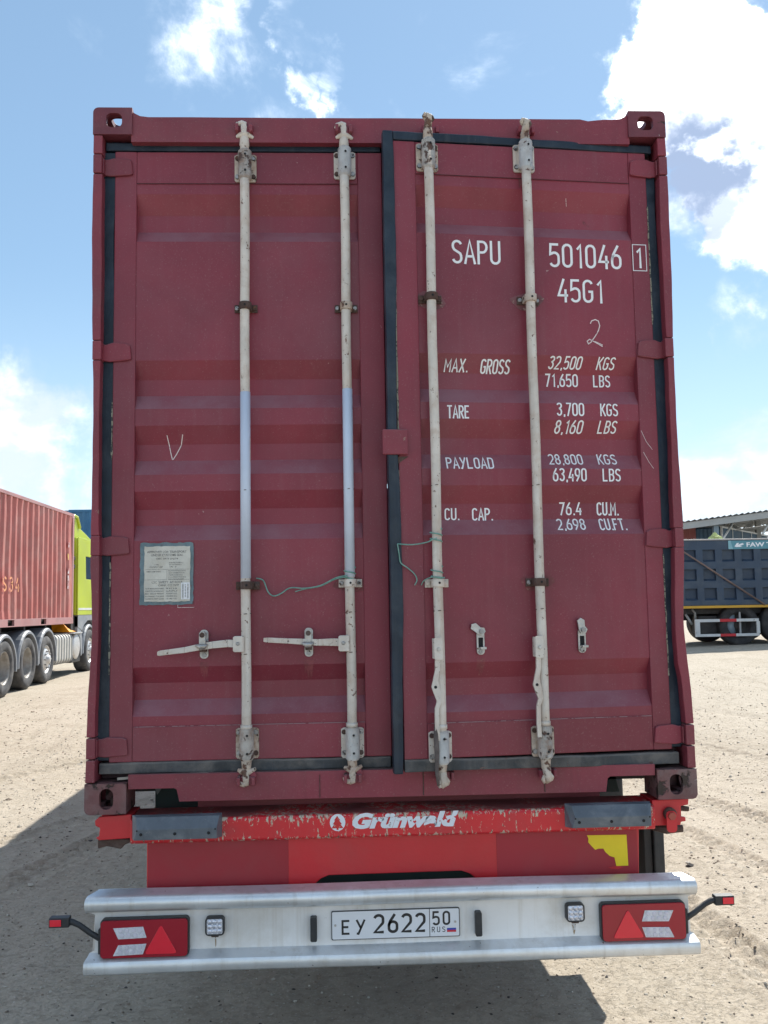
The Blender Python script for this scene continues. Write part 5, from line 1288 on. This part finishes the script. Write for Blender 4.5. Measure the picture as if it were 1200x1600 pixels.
# stacked blue containers beyond
def yard_container(name_label, x0, y, z, w, mat, h=2.591, dep=2.438, group=None, pitch=.278, frames=None, marks=False):
    o = thing('shipping_container', name_label, 'shipping container', (x0 + w / 2, y + dep / 2, z), group)
    O = (x0 + w / 2, y + dep / 2, z)
    corr_side(y + .01, x0 + .1, x0 + w - .1, z + .12, z + h - .1, -1, pitch, axis='x').build('side_wall', mat, o, O)
    corr_side(y + dep - .01, x0 + .1, x0 + w - .1, z + .12, z + h - .1, 1, pitch, axis='x').build('side_wall', mat, o, O)
    for xx, s_ in ((x0 + .02, -1), (x0 + w - .02, 1)): corr_side(xx, y + .1, y + dep - .1, z + .12, z + h - .1, s_, pitch).build('end_wall', mat, o, O)
    MB().box(x0 + .1, x0 + w - .1, y - .002, y + .06, z + h - .10, z + h).box(x0 + .1, x0 + w - .1, y + dep - .06, y + dep + .002, z + h - .10, z + h).build('top_rail', mat, o, O)
    MB().box(x0 + .1, x0 + w - .1, y - .002, y + .06, z, z + .12).build('bottom_rail', mat, o, O)
    MB().box(x0 + .05, x0 + w - .05, y + .05, y + dep - .05, z + h - .04, z + h - .02).build('roof', mat, o, O)
    for xx in (x0, x0 + w - .12):
        for yy in (y - .004, y + dep - .12): MB().box(xx, xx + .12, yy, yy + .124, z, z + h).build('corner_post', frames or mat, o, O)
    if frames:
        for k in range(1, 5): MB().box(x0 + k * w / 5 - .05, x0 + k * w / 5 + .05, y - .03, y - .004, z, z + h).build('white_bar', frames, o, O)
        MB().box(x0, x0 + w, y - .032, y - .003, z + h - .11, z + h + .002).build('white_bar', frames, o, O)
    if marks:
        MB().box(x0 + w * .62, x0 + w * .62 + .16, y - .006, y - .003, z + h - 1.15, z + h - .75).build('white_marking', rail_wht, o, O)
    return o
g0 = gh(-12, 38)
for lv in (0, 1):
    s_ = ('upper', 'lower')[1 - lv]
    yard_container('%s bright blue container stacked behind the lime green cab' % s_, -11.93, 38, g0 - .05 + lv * 2.9, 12.19, blue_c, h=2.896)
    yard_container('%s greyish blue container stacked behind the top of the pinkish red one' % s_, -18.1, 38.3, g0 - .05 + lv * 2.9, 6.06, blue_c2, h=2.896)

# ------------------------------------------------------------------ right: tipper truck
DY = 19.0; gz = gh(9, 19)
tt = thing('tipper_truck', 'navy blue tipper truck standing side on with a square ribbed box', 'tipper truck', (10, DY + 1.2, gz))
DO = (10, DY + 1.2, gz); DI = Matrix.Translation(Vector(DO)).inverted()
t_ = lambda mb, n, m, b=0, label=None: mb.build(n, m, tt, DO, b, label=label)
bx0, bx1, bz0, bz1 = 6.85, 12.1, 1.70, 3.275
def panelside(y0, y1):
    holes = []
    for i in range(11):
        cx = 7.29 + i * .478
        if cx + .2 > bx1: break
        for zc in (2.905, 2.44, 1.975): holes.append([(cx - .15, zc - .14), (cx + .15, zc - .14), (cx + .15, zc + .14), (cx - .15, zc + .14)])
    return MB().shape([[(bx0, bz0), (bx1, bz0), (bx1, bz1), (bx0, bz1)]] + holes, XZ, y0, y1)
t_(panelside(DY, DY + .07), 'tipper_side', navy, .012)
mb = MB()
for i in range(10):
    cx = 7.29 + i * .478
    for zc in (2.905, 2.44, 1.975): mb.add([(cx - .15, DY + .004, zc - .139), (cx + .15, DY + .004, zc - .139), (cx + .15, DY + .066, zc - .10), (cx - .15, DY + .066, zc - .10)], [(0, 1, 2, 3)])
t_(mb, 'recess_sill', navy)
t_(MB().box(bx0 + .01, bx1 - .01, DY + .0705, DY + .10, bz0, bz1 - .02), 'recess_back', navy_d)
t_(panelside(DY + 2.33, DY + 2.40), 'tipper_side', navy)
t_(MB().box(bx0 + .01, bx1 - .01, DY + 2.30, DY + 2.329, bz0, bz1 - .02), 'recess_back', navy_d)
t_(MB().box(bx0, bx0 + .08, DY + .101, DY + 2.299, bz0, bz1 - .03), 'tailgate', navy, .01)
t_(MB().box(bx1 - .08, bx1, DY + .101, DY + 2.299, bz0, bz1 + .4), 'front_board', navy, .01)
t_(MB().box(bx0, bx1, DY + .101, DY + 2.299, bz0, bz0 + .08), 'tipper_floor', navy_d)
t_(MB().box(bx0 - .01, bx1 + .01, DY - .02, DY + .09, bz1 + .001, bz1 + .035), 'top_rail', M('pale_worn_rail', (.40, .38, .37), .5), .005)
t_(MB().box(bx0 - .01, bx1 + .01, DY - .03, DY + .08, bz0 - .062, bz0 - .001), 'amber_rail', yel_line, .005)
t_(MB().tube([(8.02, DY - .05, 3.05), (10.02, DY - .05, 1.70)], .022, 8), 'tarp_strap', strap_m)
t_(MB().box(9.21, 11.6, DY - .012, DY - .002, 3.055, 3.262), 'banner', teal)
v, f = fit(font_text('FAW TRUCKS', 1.0, 0, .03), 9.66, 10.92, 3.105, 3.215); t_(MB().add([(a, DY - .0135, b) for a, b in v], f), 'banner_lettering', white_mark)
t_(MB().shape([[(9.36, 3.12), (9.42, 3.20), (9.48, 3.205), (9.45, 3.16), (9.56, 3.20), (9.60, 3.17), (9.50, 3.13), (9.56, 3.11), (9.40, 3.105)]], XZ, DY - .0135, DY - .0125), 'banner_emblem', white_mark)
t_(MB().shape([[(9.21, 3.055), (9.21, 3.262), (9.27, 3.262), (9.32, 3.055)]], XZ, DY - .0135, DY - .0125), 'banner_edge', M('pale_teal', (.22, .42, .48), .6))
# chassis, guard, tanks, wheels
for yy in (DY + .75, DY + 1.5): t_(MB().box(6.9, 14.0, yy, yy + .12, 1.34, 1.62), 'chassis_rail', chassis_b)
t_(MB().box(7.2, 12.0, DY + .3, DY + 2.1, 1.50, 1.637), 'subframe', chassis_b)
gy = DY + .02; GU = [(8.31, 8.92, 0), (8.921, 9.33, 1), (9.331, 9.88, 0)]
for a, b, c in GU: t_(MB().box(a, b, gy, gy + .05, 1.305, 1.375), 'side_guard_bar', rail_red if c else rail_wht, .004)
for a, b, c in ((8.31, 8.92, 0), (8.921, 9.30, 1), (9.301, 9.88, 0)): t_(MB().box(a, b, gy, gy + .05, .955, 1.02), 'side_guard_bar', rail_red if c else rail_wht, .004)
for x in (8.31, 9.82): t_(MB().box(x, x + .08 + .04 * (x < 9), gy + .001, gy + .049, 1.0205, 1.3045), 'side_guard_post', rail_wht, .004)
t_(MB().box(9.42, 9.46, gy + .06, gy + .10, .98, 1.55), 'side_guard_strut', steel_g)
t_(MB().lathe([(-.28, 0), (-.28, .17), (.28, .17), (.28, 0)], (9.22, DY + .30, 1.20), 'z', 18), 'air_tank', M('blue_grey_tank', (.20, .26, .31), .5))
t_(MB().box(8.48, 8.95, DY + .25, DY + .7, 1.02, 1.45), 'battery_box', chassis_b, .02)
t_(MB().tube([(8.15, DY + .2, 1.5), (8.30, DY + .2, 1.25)], .03, 8), 'pipe', steel_g)
t_(MB().tube([(8.35, DY + .3, 1.62), (8.42, DY + .3, 1.52), (8.42, DY + .3, 1.38)], .03, 8), 'pipe', steel_g)
def ywheel(x, y, r, s=-1):
    h = .16; z = gh(x, y) + r - .03
    o = MB().lathe([(-h * .8, r * .60), (-h, r * .68), (-h * .98, r * .90), (-h * .80, r * .985), (-h * .5, r), (h * .5, r), (h * .80, r * .985), (h * .98, r * .90), (h, r * .68), (h * .8, r * .60)], (x, y, z), 'y', 36).build('wheel', M('black_tyre', (.028, .028, .030), .85, dust=((.09, .085, .08), .6, 5), bump=.4) if not bpy.data.materials.get('black_tyre') else bpy.data.materials['black_tyre'], tt, DO)
    MB().lathe([(-h * .82, r * .605), (-h * .6, r * .56), (h * .3, r * .52), (h * .3, r * .3), (-h * .4, r * .2), (-h * .4, 0)] if s < 0 else [(h * .82, r * .605), (h * .6, r * .56), (-h * .3, r * .3), (-h * .3, 0)], (x, y, z), 'y', 28).build('rim', chassis_b, o, DO).matrix_parent_inverse = Matrix.Identity(4)
    o.children[0].parent = o
    return o
for x in (9.42, 10.46, 13.3, 7.35):
    for y, s_ in ((DY + .22, -1), (DY + 2.2, 1)):
        if x == 7.35: continue
        ob = ywheel(x, y, .50, s_)
t_(MB().box(12.3, 14.4, DY + .05, DY + 2.35, 1.25, 3.35), 'cab', navy, .08)
t_(MB().box(12.9, 13.9, DY + .035, DY + .049, 2.35, 3.0), 'cab_window', glass)
t_(MB().tube([(12.2, DY + .3, 1.6), (12.2, DY + .3, 3.4)], .07, 10), 'exhaust', rust_m)
# a bundle of pale cloth lying on the load edge
mb = MB(); r2 = random.Random(4); 
prs = [(0, .19), (.06, .17), (.12, .13), (.17, .08), (.22, .04), (.25, .0)]
vs = []; fs = []; n = 14
for a, rr in prs:
    for k in range(n):
        q = 2 * math.pi * k / n; j = 1 + r2.uniform(-.28, .28)
        vs.append((9.02 + rr * 1.05 * j * math.cos(q), DY + .32 + rr * .8 * j * math.sin(q), bz1 - .03 + a + r2.uniform(-.02, .02)))
for i in range(len(prs) - 1):
    for k in range(n): fs.append((i * n + k, i * n + (k + 1) % n, (i + 1) * n + (k + 1) % n, (i + 1) * n + k))
o = MB().add(vs, fs).build('cloth_bundle', cloth_y, None, (9.02, DY + .32, bz1)); o.location = (9.02, DY + .32, bz1)
o['label'] = 'pale yellow green cloth bundle heaped on the rim of the navy tipper box'; o['category'] = 'cloth'
# load bed brace carrying it
t_(MB().box(8.6, 9.5, DY + .1005, DY + .62, bz1 - .07, bz1 - .035), 'load_cover', chassis_b)

# ------------------------------------------------------------------ open shed with containers under it
SY = 58.0; SG = gh(27, SY)
sh = thing('open_shed', 'open storage shed with pale sloping corrugated roof and roof trusses', 'shed', (30, SY, SG))
SO = (30, SY, SG)
s_ = lambda mb, n, m, b=0: mb.build(n, m, sh, SO, b)
def rz(x): return 6.62 + (x - 20) * .118
mb = MB(); vs = []; fs = []; xs = frange(16, 44, 210)
for i, x in enumerate(xs):
    z = rz(x) + .16 + .045 * math.sin(2 * math.pi * i / 3.0 * 1.0)
    vs += [(x, SY - .45, z), (x, SY + 30, z + .0)]
for i in range(len(xs) - 1): fs.append((2 * i, 2 * i + 2, 2 * i + 3, 2 * i + 1))
o = s_(mb.add(vs, fs), 'roof_sheet', roof_m); md = o.modifiers.new('thick', 'SOLIDIFY'); md.thickness = .03
s_(MB().shape([[(16, rz(16) - .36), (44, rz(44) - .36), (44, rz(44) + .06), (16, rz(16) + .06)]], XZ, SY - .30, SY - .10), 'gable_beam', steel_g)
for k, x in enumerate((17.5, 24.35, 31.2, 38.0)):
    for yy in (SY, SY + 9, SY + 18, SY + 27):
        s_(MB().box(x, x + .34, yy, yy + .34, gh(x, yy) - .2, rz(x) - .36 if yy == SY else rz(x) - .1), 'column', steel_b if k == 1 and yy == SY else steel_g)
for yy in (SY + 4.5, SY + 9, SY + 13.5, SY + 18, SY + 22.5):
    s_(MB().tube([(16, yy, rz(16) - .75), (43.8, yy, rz(43.8) - .75)], .07, 6), 'truss_chord', steel_g)
    s_(MB().tube([(16, yy, rz(16) - .05), (43.8, yy, rz(43.8) - .05)], .09, 6), 'truss_chord', steel_g)
    mb = MB()
    for k in range(14):
        x = 16.5 + k * 1.95; mb.tube([(x, yy, rz(x) - .75), (x + .97, yy, rz(x + .97) - .06), (x + 1.9, yy, rz(x + 1.9) - .75)], .05, 5)
    s_(mb, 'truss_web', steel_g)
for k in range(6): s_(MB().tube([(25.0 + k * 2.7, SY + .2, rz(25 + k * 2.7) - 1.35), (26.3 + k * 2.7, SY + 1.6, rz(26.3 + k * 2.7) - .35)], .07, 6), 'knee_brace', rail_wht)
g1 = gh(24, SY + 3) - .05
bar = rail_wht
for lv in (0, 1):
    w_ = ('lower', 'upper')[lv]
    yard_container('%s brick red container under the low end of the shed roof' % w_, 18.2, SY + 3, g1 + lv * 2.9, 6.06, ochre_c, h=2.896, marks=True)
    ob = yard_container('%s navy container with white frame bars under the shed roof' % w_, 28.5 - 6.1, 65.5 - 1.2, g1 + lv * 2.9, 12.19, blue_c2, h=2.896, frames=bar, marks=True)
    ob.rotation_euler = (0, 0, R(52))
